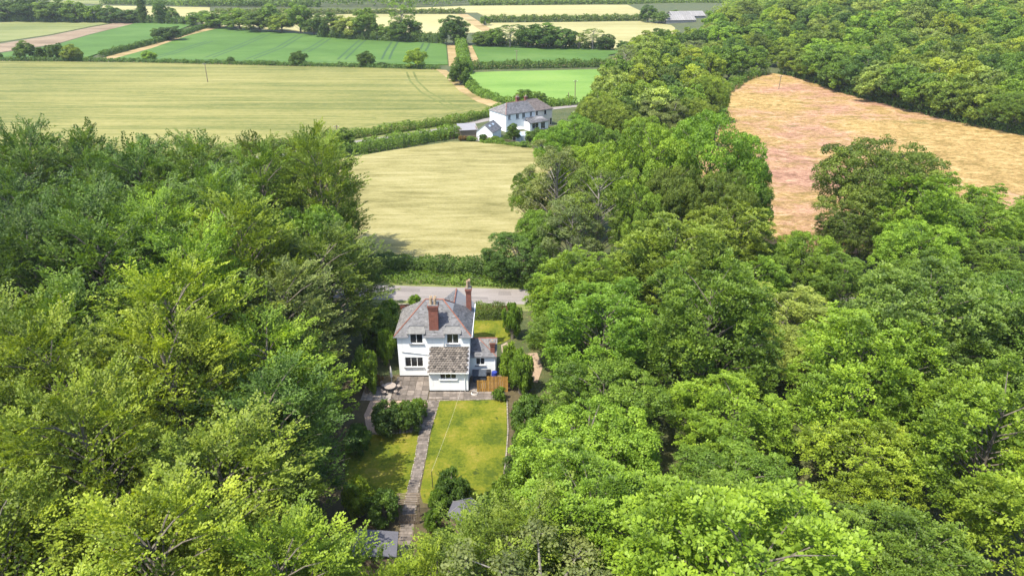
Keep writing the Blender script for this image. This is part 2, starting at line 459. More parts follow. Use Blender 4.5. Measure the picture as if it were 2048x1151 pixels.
def blobs(rng, C, R, n, leaf=.24, tint=None, out=None, flat=.75):
    """leafy clumps: leaves over the upper and outer shell of small balls"""
    K = len(C); R = np.asarray(R)
    d = sph(rng, K * n).reshape(K, n, 3)
    bias = UP * .35 + (out[:, None] * .35 if out is not None else 0)
    d = unit(d + bias)
    rr = R[:, None] * rng.uniform(.45, 1.0, (K, n)) ** .5
    pos = C[:, None] + d * rr[..., None] * np.array([1, 1, flat])
    nn = d + rng.normal(size=(K, n, 3)) * .45
    ax = np.cross(nn, rng.normal(size=(K, n, 3)))
    if tint is None: tint = rng.uniform(.25, .75, K)
    tt = tint[:, None] + rng.normal(size=(K, n)) * .11
    ll = leaf * rng.uniform(.7, 1.3, K * n)
    return pos.reshape(-1, 3), ax.reshape(-1, 3), nn.reshape(-1, 3), ll, ll * .36, tt.ravel()
def cat(parts): return [np.concatenate([p[i] for p in parts]) for i in range(6)]

def envelope(rng, n, H, R, zc, rz, lo=-25, shape='dome', lobes=.16):
    """points on an uneven crown outline"""
    k = np.arange(n) + rng.uniform(0, 1, n) * .6
    s0 = math.sin(math.radians(lo)); sz = s0 + (1 - s0) * (k + .5) / (n + 1)
    az = k * 2.39996 + rng.normal(size=n) * .25
    cz = np.sqrt(np.maximum(0, 1 - sz**2))
    ph = rng.uniform(0, 6.28, 4)
    lob = 1 + lobes * (np.sin(az * 2 + ph[0]) * .5 + np.sin(az * 3 + ph[1] + sz * 3) * .5 + np.sin(sz * 7 + ph[2]) * .35) + rng.normal(size=n) * lobes * .45
    if shape == 'cone':
        t = (sz - s0) / (1 - s0)
        return np.stack([np.cos(az) * R * (1 - t) ** .85 * lob, np.sin(az) * R * (1 - t) ** .85 * lob, H * .1 + t * H * .9], 1)
    d = np.stack([np.cos(az) * cz * R, np.sin(az) * cz * R, sz * rz], 1) * lob[:, None]
    return d + np.array([0, 0, zc])

def wood_mesh(name, H, r0, ends, starts=None, lean=None, top=.86, n=6, rb=.06, mat=None):
    mb = MB()
    mb.tube([(0, 0, -.3), (r0*.1, 0, H*.2), (-r0*.3, r0*.2, H*.5), (0, 0, H*top)], [r0*1.25, r0, r0*.65, r0*.12], n)
    for i, e in enumerate(ends):
        e = Vector(e); s = Vector((0, 0, min(max(e.z - .55 * math.hypot(e.x, e.y) - .06*H, H*.12), H*.8))) if starts is None else Vector(starts[i])
        m = s.lerp(e, .5) + Vector((0, 0, .07 * (e - s).length))
        mb.tube([s, m, e], [rb * 1.6, rb, rb * .25], 4, cap=False)
    me = mb.mesh(name); me.materials.append(mat or BARK); return me

def bough_fronds(rng, E, zc, H, per, Lr, spread=.9, upb=.22, t0=.4):
    """sprays set along boughs that run from the trunk to the crown outline E"""
    n = len(E)
    S = np.zeros_like(E); hr = np.hypot(E[:, 0], E[:, 1])
    S[:, 2] = np.clip(E[:, 2] - .55 * hr - .06 * H, .12 * H, .82 * H)
    t = rng.uniform(t0, 1.0, (n, per)) ** .8
    V = E - S
    P = S[:, None] + V[:, None] * t[..., None] + UP * (.07 * np.linalg.norm(V, axis=1)[:, None] * 4 * t * (1 - t))[..., None]
    P = P + rng.normal(size=P.shape) * .28
    D = unit(V)[:, None] + rng.normal(size=(n, per, 3)) * np.array([spread, spread, spread * .35]) * .62
    D[..., 2] += rng.uniform(-.1, 1, (n, per)) * upb
    L = rng.uniform(*Lr, (n, per)) * (1.15 - .3 * t)
    bt = np.clip(rng.normal(.5, .19, (n, 1)) + rng.normal(size=(n, per)) * .12, .03, .97)
    return P.reshape(-1, 3), D.reshape(-1, 3), L.ravel(), bt.ravel()

PROTO = {}
def add_proto(kind, crown, trunk, H, R, twigs=None): PROTO.setdefault(kind, []).append((crown, trunk, H, R, twigs))

def make_beech(seed, H=18., R=6.2, nb=96, per=10, nl=58, leaf=.19, Lr=(1.2, 3.0), shape='dome', kind='beech', lo=-32):
    rng = np.random.default_rng(seed)
    E = envelope(rng, nb, H, R, H*.52, H*.46, lo, shape, .15)
    P, D, L, bt = bough_fronds(rng, E, H*.5, H, per, Lr)
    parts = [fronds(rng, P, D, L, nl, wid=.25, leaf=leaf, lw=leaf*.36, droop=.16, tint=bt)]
    Ei = envelope(rng, nb, H, R*.66, H*.48, H*.38, -40, shape, .1)       # inner foliage
    parts.append(blobs(rng, Ei, np.full(nb, 1.0), 50, leaf*1.35))
    me = leaf_mesh('crown', *cat(parts))
    wd = wood_mesh('trunk', H, .34, E[::2])
    add_proto(kind, me, wd, H, R)
def make_clumpy(seed, H=14., R=5., lobes=30, sub=17, nl=72, leaf=.25, kind='oak', rl=(.24, .40), rs=(.42, .75), mat=None, lo=-28, dens=1.0, zc=.55, rzf=.44, flat=.75):
    rng = np.random.default_rng(seed)
    E = envelope(rng, lobes, H, R, H*zc, H*rzf, lo, 'dome', .15)
    rL = R * rng.uniform(*rl, lobes)
    c0 = np.array([0, 0, H*zc])
    o = unit(E - c0)
    C = E - o * rL[:, None] * .8
    d = unit(sph(rng, lobes * sub).reshape(lobes, sub, 3) + o[:, None] * .55 + UP * .4)
    SC = (C[:, None] + d * (rL[:, None] * rng.uniform(.75, 1.08, (lobes, sub)))[..., None] * np.array([1, 1, .85])).reshape(-1, 3)
    lt = np.clip(np.repeat(rng.normal(.5, .16, lobes), sub) + rng.normal(size=lobes * sub) * .12, .05, .95)
    parts = [blobs(rng, SC, rng.uniform(*rs, lobes * sub), int(nl * dens), leaf, lt, d.reshape(-1, 3), flat)]
    if dens > .7: parts.append(blobs(rng, C * np.array([.8, .8, .92]), rL * .8, 90, leaf * 1.5))
    me = leaf_mesh('crown', *cat(parts))
    wd = wood_mesh('trunk', H, .3, E, mat=mat)
    tw = None
    if dens <= .7:
        mb = MB()
        for i in range(lobes):
            for j in range(0, sub, 2):
                a = Vector(C[i]); b = Vector(SC[i * sub + j]); b = a + (b - a) * 1.25
                mb.tube([a, a.lerp(b, .5) + Vector(rng.normal(size=3) * .15), b], [.035, .024, .01], 3, cap=False)
        tw = mb.mesh('twigs'); tw.materials.append(PALE_BARK)
    add_proto(kind, me, wd, H, R, tw)
def make_ash(seed, H=13.5, R=6.4, lobes=46, sub=15, kind='ash'):
    rng = np.random.default_rng(seed)
    E = envelope(rng, lobes, H, R, H*.55, H*.44, -28, 'dome', .15)
    rL = R * rng.uniform(.18, .32, lobes); c0 = np.array([0, 0, H*.55]); o = unit(E - c0)
    C = E - o * rL[:, None] * .7
    d = unit(sph(rng, lobes * sub).reshape(lobes, sub, 3) + o[:, None] * .5 + UP * .4)
    SC = (C[:, None] + d * (rL[:, None] * rng.uniform(.7, 1.15, (lobes, sub)))[..., None]).reshape(-1, 3)
    lt = np.clip(np.repeat(rng.normal(.5, .16, lobes), sub) + rng.normal(size=lobes * sub) * .13, .05, .95)
    nf = 8; K = len(SC)
    az = rng.uniform(0, 6.28, (K, nf)); D = np.stack([np.cos(az), np.sin(az), rng.uniform(-.15, .75, (K, nf))], -1)
    D = D + d.reshape(-1, 1, 3) * .4
    P = np.repeat(SC, nf, 0)
    parts = [fronds(rng, P, D.reshape(-1, 3), rng.uniform(.45, .9, K * nf), 9, wid=.3, leaf=.21, lw=.07, droop=.45, jit=.4, tint=np.repeat(lt, nf))]
    parts.append(blobs(rng, C * np.array([.78, .78, .9]), rL * .9, 110, .36))
    me = leaf_mesh('crown', *cat(parts))
    add_proto(kind, me, wood_mesh('trunk', H, .28, E, rb=.05), H, R)

for s in range(4): make_beech(100 + s)
for s in range(3): make_clumpy(200 + s, H=13.5, R=6.2, lobes=42, sub=17, nl=64, leaf=.21, kind='oak', rl=(.2, .36), rs=(.4, .72))
make_clumpy(240, H=17., R=8.6, lobes=64, sub=18, nl=52, leaf=.24, kind='big_oak', rl=(.16, .28), rs=(.5, .85))
for s in range(3): make_ash(300 + s)
for s in range(2): make_clumpy(350 + s, H=16., R=4.6, lobes=40, sub=16, nl=60, leaf=.2, kind='sparse', dens=.55, mat=PALE_BARK, rl=(.16, .28), rs=(.4, .7))
# lighter versions for trees further off
for s in range(5): make_clumpy(400 + s, H=13., R=5., lobes=26, sub=12, nl=34, leaf=.42, kind='far', rs=(.5, .9), lo=-40, zc=.52, rzf=.48)
make_clumpy(450, H=15., R=4., lobes=26, sub=12, nl=26, leaf=.42, kind='far_tall', rs=(.5, .8), lo=-60, zc=.55, rzf=.45, flat=1.0)
make_clumpy(451, H=16., R=4.6, lobes=30, sub=10, nl=22, leaf=.34, kind='far_sparse', dens=.69, mat=PALE_BARK, rl=(.16, .28), rs=(.5, .8))
make_beech(460, H=12., R=3.2, nb=60, per=8, nl=22, leaf=.34, Lr=(.8, 1.5), shape='cone', kind='conifer', lo=-30)
# shrubs
for s in range(3): make_clumpy(500 + s, H=2.6, R=1.5, lobes=18, sub=9, nl=40, leaf=.15, kind='shrub', rl=(.28, .42), rs=(.2, .34), lo=-50, zc=.5, rzf=.5)
make_beech(520, H=3.2, R=1.5, nb=46, per=8, nl=26, leaf=.14, Lr=(.4, .8), shape='cone', kind='small_conifer', lo=-40)

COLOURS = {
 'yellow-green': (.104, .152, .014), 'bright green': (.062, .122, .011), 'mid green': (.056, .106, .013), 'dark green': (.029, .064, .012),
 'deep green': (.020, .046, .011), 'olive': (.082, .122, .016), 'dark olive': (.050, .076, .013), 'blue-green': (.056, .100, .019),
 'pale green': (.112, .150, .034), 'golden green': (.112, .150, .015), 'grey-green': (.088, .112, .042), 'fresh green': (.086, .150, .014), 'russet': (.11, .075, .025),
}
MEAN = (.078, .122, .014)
def jit_col(name, amt=.12):
    c = COLOURS[name]
    if name != 'russet': c = tuple(x * .82 + m * .18 for x, m in zip(c, MEAN))
    k = 1.9 * (1 + random.uniform(-amt, amt)); h = random.uniform(-.05, .05)
    return (c[0]*k*1.02*(1+h), c[1]*k, c[2]*k*.85*(1-h), 1)
NTREE = [0]
def tree(x, y, H, R, kind, colour, label, group=None, name='tree', cat='tree', z=None, rz=None, idx=None):
    pr = PROTO[kind]; NTREE[0] += 1
    cr, tr, H0, R0, tw = pr[(NTREE[0] * 7 + NTREE[0] // 3) % len(pr) if idx is None else idx % len(pr)]
    z = zt(x, y) if z is None else z
    o = empty(name, (x, y, z), random.uniform(0, 6.28) if rz is None else rz, label, cat, group)
    o.scale = (R / R0, R / R0, H / H0)
    c = bpy.data.objects.new('crown', cr); link(c, o); c.color = jit_col(colour)
    link(bpy.data.objects.new('trunk', tr), o)
    if tw: tag(link(bpy.data.objects.new('twigs', tw), o), kind='stuff')
    return o
def tree_top(u, v, H, R, kind, colour, label, **k):
    """tree of height H whose top is sighted at u, v"""
    p = g(u, v, H); return tree(p.x, p.y, H, R, kind, colour, label, **k)
def tree_bt(u, vt, vb, wpx, kind, colour, label, **k):
    """tree sighted from foot (vb) to top (vt), wpx wide"""
    b = g(u, vb); d = sight(u, vt); t = b.y / d.y
    H = CAM_H + d.z * t
    dep = b.y * math.cos(PITCH) + CAM_H * math.sin(PITCH)
    return tree(b.x, b.y, max(1.2, H), wpx / 2 * dep / FPX, kind, colour, label, **k)
ORD = ['', 'first', 'second', 'third', 'fourth', 'fifth', 'sixth', 'seventh', 'eighth', 'ninth', 'tenth', 'eleventh', 'twelfth', 'thirteenth', 'fourteenth', 'fifteenth', 'sixteenth', 'seventeenth', 'eighteenth', 'nineteenth', 'twentieth', 'twenty-first', 'twenty-second']
def near_colour(u, v, anchors):
    best, bd = None, 1e9
    for a in anchors:
        d = (u - a[0])**2 + ((v - a[1]) * 1.2)**2
        d *= random.uniform(.6, 1.5)
        if d < bd: best, bd = a[2], d
    return best
def in_view(x, y, H, R):
    if y < 3: return False
    u, v = proj(x, y, H * .75 + zt(x, y)); m = R * 1400 / max(10, y) * 1.1
    return -m < u < 2048 + m and v < 1151 + m * 1.2

# --- beech wood on the garden's west side, row by row back from the lane
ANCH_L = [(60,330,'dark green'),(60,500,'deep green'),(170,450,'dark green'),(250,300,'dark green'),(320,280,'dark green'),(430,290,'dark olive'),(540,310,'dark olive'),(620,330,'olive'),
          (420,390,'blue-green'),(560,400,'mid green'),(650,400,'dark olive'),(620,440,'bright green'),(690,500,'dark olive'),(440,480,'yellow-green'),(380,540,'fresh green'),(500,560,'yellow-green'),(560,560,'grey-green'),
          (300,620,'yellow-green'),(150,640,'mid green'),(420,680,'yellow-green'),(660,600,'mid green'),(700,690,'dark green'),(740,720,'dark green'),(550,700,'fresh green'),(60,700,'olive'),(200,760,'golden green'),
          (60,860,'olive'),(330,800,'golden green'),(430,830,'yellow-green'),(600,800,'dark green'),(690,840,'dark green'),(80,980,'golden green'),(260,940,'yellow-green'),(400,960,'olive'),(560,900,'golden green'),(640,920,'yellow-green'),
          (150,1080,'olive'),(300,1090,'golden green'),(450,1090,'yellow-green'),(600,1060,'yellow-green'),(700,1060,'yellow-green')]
row = 0
for Y in (100, 92, 78.5, 70.5, 62.5, 54.5, 46.5, 38.5, 30.5, 23, 16):
    row += 1
    x = {100:-28, 92:-25.5, 78.5:-24.5, 70.5:-20.6, 62.5:-22.4, 54.5:-21.6, 46.5:-18.9, 38.5:-19.8, 30.5:-20.5, 23:-15, 16:-11}[Y]
    k = 0
    while True:
        xx, yy = x + random.uniform(-1, .3), Y + random.uniform(-1.6, 1.6)
        H = random.uniform(17.5, 20.5) if Y > 60 else (random.uniform(15.5, 18.5) if Y > 33 else random.uniform(13, 16))
        if k == 0 and 35 < Y < 90: H *= .8
        R = random.uniform(5.2, 6.8)
        if xx < -.78 * (Y + 16) - 8: break
        k += 1
        if in_view(xx, yy, H, R):
            u, v = proj(xx, yy, H * .8)
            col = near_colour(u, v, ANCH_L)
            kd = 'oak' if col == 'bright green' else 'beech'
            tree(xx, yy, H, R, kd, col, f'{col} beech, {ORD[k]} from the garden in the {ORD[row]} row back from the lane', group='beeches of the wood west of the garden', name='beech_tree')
        x -= random.uniform(7.2, 9.2)
NL = NTREE[0]
tree(5.4, 75, 8.2, 3.7, 'ash', 'fresh green', 'small leafy tree closing the lane end of the sandy drive', group='broadleaf trees of the wood east of the garden', name='broadleaf_tree')
tree(4.6, 68.5, 6.5, 3.0, 'ash', 'mid green', 'low leafy tree beside the sandy drive near the annex', group='broadleaf trees of the wood east of the garden', name='broadleaf_tree')
# --- mixed wood on the other side of the garden
ANCH_R = [(1150,530,'fresh green'),(1100,640,'fresh green'),(1250,560,'fresh green'),(1230,620,'bright green'),(1330,560,'fresh green'),(1430,470,'olive'),(1400,600,'mid green'),(1560,510,'bright green'),(1640,560,'fresh green'),
          (1700,560,'mid green'),(1850,540,'mid green'),(1900,440,'fresh green'),(2000,430,'fresh green'),(1950,600,'mid green'),(1900,640,'blue-green'),(2000,560,'mid green'),(1150,720,'mid green'),(1320,740,'fresh green'),(1480,660,'mid green'),
          (1600,680,'pale green'),(1680,720,'yellow-green'),(1750,690,'fresh green'),(1200,850,'fresh green'),(1350,830,'yellow-green'),(1300,950,'fresh green'),(1500,800,'fresh green'),(1600,850,'bright green'),(1800,850,'yellow-green'),(1850,920,'yellow-green'),
          (1950,800,'fresh green'),(2000,950,'yellow-green'),(1450,1000,'mid green'),(1650,1000,'mid green'),(1150,1000,'fresh green'),(1100,1080,'grey-green'),(1300,1090,'blue-green'),(1550,1110,'fresh green'),(1750,1080,'mid green'),(1950,1100,'yellow-green')]
row = 0
for Y, x0, hh in ((104,61,10.5),(96.5,58,10.5),(88,54,10.5),(78,8.6,10.2),(69.5,9.2,10.4),(61,8.6,11),(52.5,7.4,10.8),(44,6.4,10.8),(35.5,5.6,11.5),(27.5,1.5,11.3),(20,-5,11.5)):
    row += 1; x = x0; k = 0
    while x < .78 * (Y + 16) + 10:
        xx, yy = x + random.uniform(-.3, 1.2), Y + random.uniform(-1.6, 1.6)
        H = hh * random.uniform(.80, 1.26) * (1 + .12 * sstep(20, 60, xx)); R = random.uniform(4.9, 6.7) if k else 5.4
        if k > 0:
            if random.random() < .42 and (Y < 65 or (Y < 85 and xx < 26)): H, R = hh * random.uniform(1.25, 1.5), random.uniform(5.8, 7.4)     # taller trees that stand over the rest
            else: H, R = hh * random.uniform(.7, .95), random.uniform(4.4, 5.4)
        if 66 < Y < 80 and 28 < xx < 56: H = min(H, 9.0)
        k += 1
        if in_view(xx, yy, H, R):
            u, v = proj(xx, yy, H * .8)
            col = near_colour(u, v, ANCH_R)
            kd = random.choice(['ash', 'ash', 'oak']) if col not in ('grey-green',) else 'sparse'
            tree(xx, yy, H, R, kd, col, f'{col} broadleaf tree, {ORD[k]} from the garden in the {ORD[row]} row before the pink meadow', group='broadleaf trees of the wood east of the garden', name='broadleaf_tree')
        x += random.uniform(9.4, 12.4)

# ------------------------------------------------------------------ belt of trees between the lane, the near barley and the pink meadow
B = dict(group='trees of the belt beside the pink meadow', name='belt_tree')
tree_bt(1035, 470, 560, 125, 'oak', 'dark green', 'dark rounded low tree at the lane end of the barley hedge', **B)
tree_bt(1000, 515, 566, 60, 'oak', 'dark green', 'small dark bush where the roadside hedge meets the belt', **B)
tree_bt(1075, 420, 545, 90, 'oak', 'mid green', 'mid green tree at the near corner of the barley field', **B)
tree_bt(1140, 395, 555, 120, 'sparse', 'grey-green', 'tall grey-green tree with thin leaves and pale twigs beside the lane', **B)
tree_bt(1190, 335, 545, 130, 'sparse', 'olive', 'tall olive tree with drooping thin foliage left of the big oak', **B)
tree_bt(1110, 290, 480, 120, 'sparse', 'grey-green', 'bare-topped greyish tree at the edge of the barley', **B)
tree_bt(1060, 345, 455, 80, 'oak', 'mid green', 'green tree leaning into the barley field', **B)
tree_bt(1180, 285, 470, 130, 'oak', 'fresh green', 'fresh green tree behind the bare-topped grey tree', **B)
tree_bt(1290, 255, 500, 150, 'oak', 'fresh green', 'pale fresh green tree against the left flank of the big oak', **B)
tree_bt(1400, 240, 500, 205, 'big_oak', 'bright green', 'big broad vivid green oak at the meadow edge', **B)
tree_bt(1470, 325, 515, 105, 'oak', 'mid green', 'green oak bough mass overhanging the pink meadow', **B)
tree_bt(1330, 330, 545, 120, 'oak', 'dark olive', 'dark olive tree under the big vivid oak', **B)
tree_bt(1420, 345, 560, 130, 'oak', 'dark olive', 'brownish olive tree in front of the big vivid oak', **B)
tree_bt(1265, 370, 560, 100, 'oak', 'mid green', 'green tree rising from the dark gap in the belt', **B)
tree_bt(1290, 470, 590, 100, 'oak', 'dark green', 'shaded dark tree at the foot of the belt by the lane', **B)
tree_bt(1435, 405, 600, 180, 'ash', 'olive', 'tall olive ash in front of the oak beside the meadow', **B)
tree_bt(1250, 515, 640, 110, 'ash', 'olive', 'olive ash over the lane near the dark gap', **B)
tree_bt(1735, 292, 505, 225, 'big_oak', 'dark olive', 'dark domed tree standing out against the pink meadow', **B)
tree_bt(1672, 420, 540, 110, 'ash', 'dark olive', 'dark olive tree on the slope of the domed dark tree', **B)
tree_bt(1830, 400, 540, 150, 'ash', 'mid green', 'green tree filling the shoulder behind the domed dark tree', **B)
tree_top(1200, 185, 14, 5.6, 'oak', 'olive', 'yellowish rounded tree above the white terraced house', **B)
tree_top(1235, 205, 13, 5.2, 'oak', 'olive', 'olive rounded tree beside the dark gap above the white house', **B)
tree_top(1150, 232, 12, 5.6, 'oak', 'bright green', 'vivid green tree just beside the white terraced house', **B)
tree_top(1115, 255, 11, 4.6, 'oak', 'bright green', 'vivid green tree reaching over the back garden of the terraced house', **B)
tree_top(1200, 250, 12, 4.6, 'oak', 'mid green', 'mid green tree below the yellowish rounded tree', **B)
tree_top(1268, 200, 11, 3.6, 'oak', 'deep green', 'very dark tree in the gap of the belt', **B)
tree_top(1315, 195, 12, 4.8, 'sparse', 'grey-green', 'grey twiggy half-bare tree in the middle of the belt', **B)
tree_top(1350, 205, 11, 4.4, 'sparse', 'grey-green', 'thin grey tree next to the half-bare one in the belt', **B)
tree_top(1395, 195, 12, 5.0, 'oak', 'olive', 'olive tree on the meadow side of the grey twiggy ones', **B)
tree_top(1420, 150, 13, 5.0, 'oak', 'yellow-green', 'yellow-green round tree beside the meadow shadow', **B)
tree_top(1290, 235, 12, 5.0, 'oak', 'fresh green', 'light green tree capping the middle of the belt', **B)
belt = [(173,1150,1425),(183,1165,1432),(194,1200,1436),(206,1190,1440),(219,1200,1440),(233,1205,1445),(248,1215,1458),(264,1225,1490),(281,1235,1560),(300,1250,1600),(322,1270,1640),(346,1290,1690)]
cols = ['olive', 'fresh green', 'mid green', 'yellow-green', 'dark green', 'pale green', 'olive', 'mid green', 'grey-green', 'golden green', 'dark olive']
for r, (Y, u0, u1) in enumerate(belt):
    dep = Y * math.cos(PITCH) + CAM_H * math.sin(PITCH)
    x, x1, k = (u0 - 1024) * dep / FPX + 4, (u1 - 1024) * dep / FPX - 3, 0
    while x < x1:
        k += 1; c = random.choice(cols)
        kd = 'far_sparse' if c == 'grey-green' else 'far'
        tree(x + random.uniform(-1, 1), Y + random.uniform(-3, 3), random.uniform(9.5, 13.5), random.uniform(4.2, 5.6), kd, c,
             f'{c} tree, {ORD[k]} across from the pasture in the {ORD[r+1]} row up the belt', **B)
        x += random.uniform(6.8, 9.2)

# ------------------------------------------------------------------ wood on the rise beyond the pink meadow
W = dict(group='trees of the wood beyond the pink meadow', name='woodland_tree')
edge = [g(u, v) for u, v in ((1560,150),(1600,158),(1700,192),(1800,218),(1900,243),(2060,276),(2250,312))]
def along(pts, s):
    for a, b in zip(pts, pts[1:]):
        l = (b - a).length
        if s <= l: return a.lerp(b, s / l), (b - a).normalized()
        s -= l
    return None, None
cols2 = ['olive', 'mid green', 'fresh green', 'olive', 'dark green', 'golden green', 'mid green', 'pale green', 'dark olive']
for r in range(9):
    s, k = 2.0 + r * 2, 0
    while True:
        p, d = along(edge, s)
        if p is None: break
        n_ = Vector((-d.y, d.x, 0)); n_ = n_ if n_.x > 0 else -n_
        q = p + n_ * (2.2 + r * 9.6 + random.uniform(-1.5, 1.5)) + d * random.uniform(-1.2, 1.2)
        H, R = random.uniform(11.5, 16), random.uniform(4.9, 6.6)
        if r == 0: H *= .85
        s += random.uniform(7.6, 10)
        k += 1
        if in_view(q.x, q.y, H, R):
            c = random.choice(cols2)
            tree(q.x, q.y, H, R, 'far' if q.y > 190 else 'oak', c, f'{c} woodland tree, {ORD[k]} from the meadow corner in the {ORD[r+1]} row in', **W)

# a far mass of woodland, nobody could count it
def far_wood(name, pts, leaf, per, colour, label):
    """pts: x, y, height, radius of every crown; one object"""
    rng = np.random.default_rng(len(pts))
    parts = []
    for (x, y, H, R) in pts:
        E = envelope(rng, 44, H, R, H*.5, H*.5, -50, 'dome', .25)
        E = E * .88 + np.array([0, 0, H*.06])
        o = unit(E - np.array([0, 0, H*.5]))
        base = np.clip(rng.normal(.5, .2), .1, .9)
        b = blobs(rng, E + np.array([x, y, zt(x, y)]), R * rng.uniform(.16, .34, 44), per, leaf, np.clip(base + rng.normal(size=44)*.12, 0, 1), o)
        parts.append(b)
    o = obj(name, leaf_mesh(name, *cat(parts)))
    o.color = jit_col(colour, .03); tag(o, label, 'woodland', kind='stuff')
    return o
rr = random.Random(5)
pts = []
taken = [Vector((o.location.x, o.location.y, 0)) for o in COL.objects if o.name.startswith(('woodland_tree', 'belt_tree')) and o.location.y > 230]
row = 0
for Y in np.arange(296, 640, 11.5):
    dep = Y * math.cos(PITCH) + CAM_H * math.sin(PITCH)
    u0 = 1420 + (Y - 330) * .3 if Y < 480 else 1465 + (Y - 480) * .6
    if Y < 352: u0 = 1640 + (Y - 296) * .9
    x, x1 = (u0 - 1024) * dep / FPX, 1110 * dep / FPX
    row += 1; k = 0
    while x < x1:
        px, py = x + rr.uniform(-3, 3), Y + rr.uniform(-4, 4); H, R = rr.uniform(10, 17), rr.uniform(5, 8)
        clear = min((Vector((px, py, 0)) - e).length for e in taken) > 8 if taken else True
        if clear:
            if Y < 425:
                k += 1; c = rr.choice(cols2)
                tree(px, py, H, R, 'far', c, f'{c} distant tree, {ORD[k]} from the barns in the {ORD[row]} row of the upper wood', group='trees of the upper wood behind the meadow wood', name='woodland_tree')
            else: pts.append((px, py, H, R))
        x += rr.uniform(9.5, 14)
far_wood('distant_woodland', pts, .85, 11, 'olive', 'hazy mixed woodland stretching away beyond the meadow wood')
pts = []
for Y, u0, u1 in ((640,370,900),(662,380,960),(690,380,1500),(720,300,2300),(760,-300,2400),(800,-400,2500),(850,-500,2600),(900,-600,2600)):
    dep = Y * math.cos(PITCH) + CAM_H * math.sin(PITCH)
    x, x1 = (u0 - 1024) * dep / FPX, (u1 - 1024) * dep / FPX
    while x < x1:
        pts.append((x + rr.uniform(-4, 4), Y + rr.uniform(-6, 6), rr.uniform(11, 19), rr.uniform(6, 9.5)))
        x += rr.uniform(11, 17)
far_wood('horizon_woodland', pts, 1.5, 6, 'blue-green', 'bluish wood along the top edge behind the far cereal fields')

# ------------------------------------------------------------------ hedges
def hedge(pts, w, h, leaf, dens, colour, label, group='hedges between the fields', name='hedge', rough=.22, seed=1, z=0, cat_='hedge'):
    rng = np.random.default_rng(seed)
    P = np.array([[p[0], p[1]] for p in pts], float)
    seg = np.linalg.norm(np.diff(P, axis=0), axis=1); cum = np.concatenate([[0], np.cumsum(seg)]); L = cum[-1]
    n = int(L * (w * .8 + h * 2) * dens)
    s = rng.uniform(0, L, n); i = np.clip(np.searchsorted(cum, s) - 1, 0, len(seg) - 1)
    t = (s - cum[i]) / seg[i]; c = P[i] + (P[i+1] - P[i]) * t[:, None]
    d = (P[i+1] - P[i]) / seg[i][:, None]; nrm = np.stack([-d[:, 1], d[:, 0]], 1)
    a = rng.uniform(-.1, math.pi + .1, n)
    ph = rng.uniform(0, 6.28, 6)
    lump = 1 + rough * (np.sin(s * .9 + ph[0] + a) + np.sin(s * 2.1 + ph[1] - a * 2) * .7 + np.sin(s * .33 + ph[2]) * .8 + np.sin(s * 4.3 + ph[3] + a * 3) * .4) * .6 + rng.normal(size=n) * .06
    inn = np.where(rng.uniform(size=n) < .22, rng.uniform(.45, .9, n), 1.0)
    X = np.sign(np.cos(a)) * np.abs(np.cos(a)) ** .6 * w / 2 * lump * inn
    Z = np.abs(np.sin(a)) ** .6 * h * lump * inn
    pos = np.concatenate([c + nrm * X[:, None], (Z + z)[:, None]], 1)
    out = np.concatenate([nrm * np.cos(a)[:, None], np.abs(np.sin(a))[:, None]], 1)
    nn = out + rng.normal(size=(n, 3)) * .5
    ax = np.cross(nn, rng.normal(size=(n, 3))) + UP * .3
    tint = np.clip(.5 + .16 * np.sin(s * 1.3 + ph[4]) + .12 * np.sin(s * 3.7 + a * 2 + ph[5]) + rng.normal(size=n) * .14, 0, 1)
    ll = leaf * rng.uniform(.7, 1.3, n)
    o = obj(name, leaf_mesh('hedge', pos, ax, nn, ll, ll * .38, tint))
    o.color = jit_col(colour, .05)
    return tag(o, label, cat_, group)
hedge(gp((640,533),(752,536),(860,541),(985,545),(1070,546)), 2.6, 2.1, .24, 85, 'dark green', 'dense dark hedge between the barley field and the lane', seed=1, rough=.15)
hedge(gp((640,549),(752,557),(860,561),(985,567),(1070,569)), 2.6, .9, .22, 60, 'mid green', 'low rough weedy bank of growth along the far edge of the lane', name='verge_growth', seed=2)
hedge(gp((560,345),(680,310),(760,299),(850,283),(915,272)), 4.2, 2.6, .32, 40, 'mid green', 'thick hedge along the far side of the barley field', seed=3)
hedge(gp((400,320),(560,296),(640,285),(700,277),(790,264),(860,254),(930,244),(985,230)), 2.6, 2.0, .32, 34, 'mid green', 'hedge bordering the big wheat field along the country lane', seed=4)
hedge(gp((985,226),(1018,219)), 2.4, 1.8, .32, 34, 'mid green', 'short hedge end above the white terraced house', seed=5)
hedge(gp((-100,124.5),(60,123),(160,123.5),(300,126.5),(450,129.5),(600,133),(760,137.5),(880,140)), 2.4, 1.5, .5, 16, 'dark green', 'long low hedge between the wheat and the green field', seed=6)
hedge(gp((205,115),(240,106),(300,91),(360,74),(400,60),(440,53)), 3.2, 2.4, .55, 14, 'dark green', 'hedge climbing between the two green crop fields', seed=7)
hedge(gp((921,78),(922,95),(925,110),(928,130),(932,150)), 4.5, 3.5, .5, 18, 'mid green', 'overgrown hedge between two dry tracks', seed=8)
hedge(gp((935,165),(945,180),(970,197),(1005,207),(1045,212),(1100,212),(1150,208)), 3.4, 2.0, .42, 22, 'mid green', 'curving hedge around the bright green pasture', seed=9)
hedge(gp((938,139),(1000,137),(1100,135.5),(1215,133)), 4.0, 2.6, .5, 18, 'dark green', 'dark hedge along the top of the bright green pasture', seed=10)
hedge(gp((430,27.5),(600,28.5),(760,28.5),(930,27.5)), 4, 3, .9, 6, 'dark olive', 'thin dark hedge line across the far cereal fields', seed=11)
hedge(gp((975,44.5),(1100,43.8),(1290,42)), 5, 3.5, .9, 7, 'dark olive', 'thick dark far hedge ending at the farm trees', seed=12)
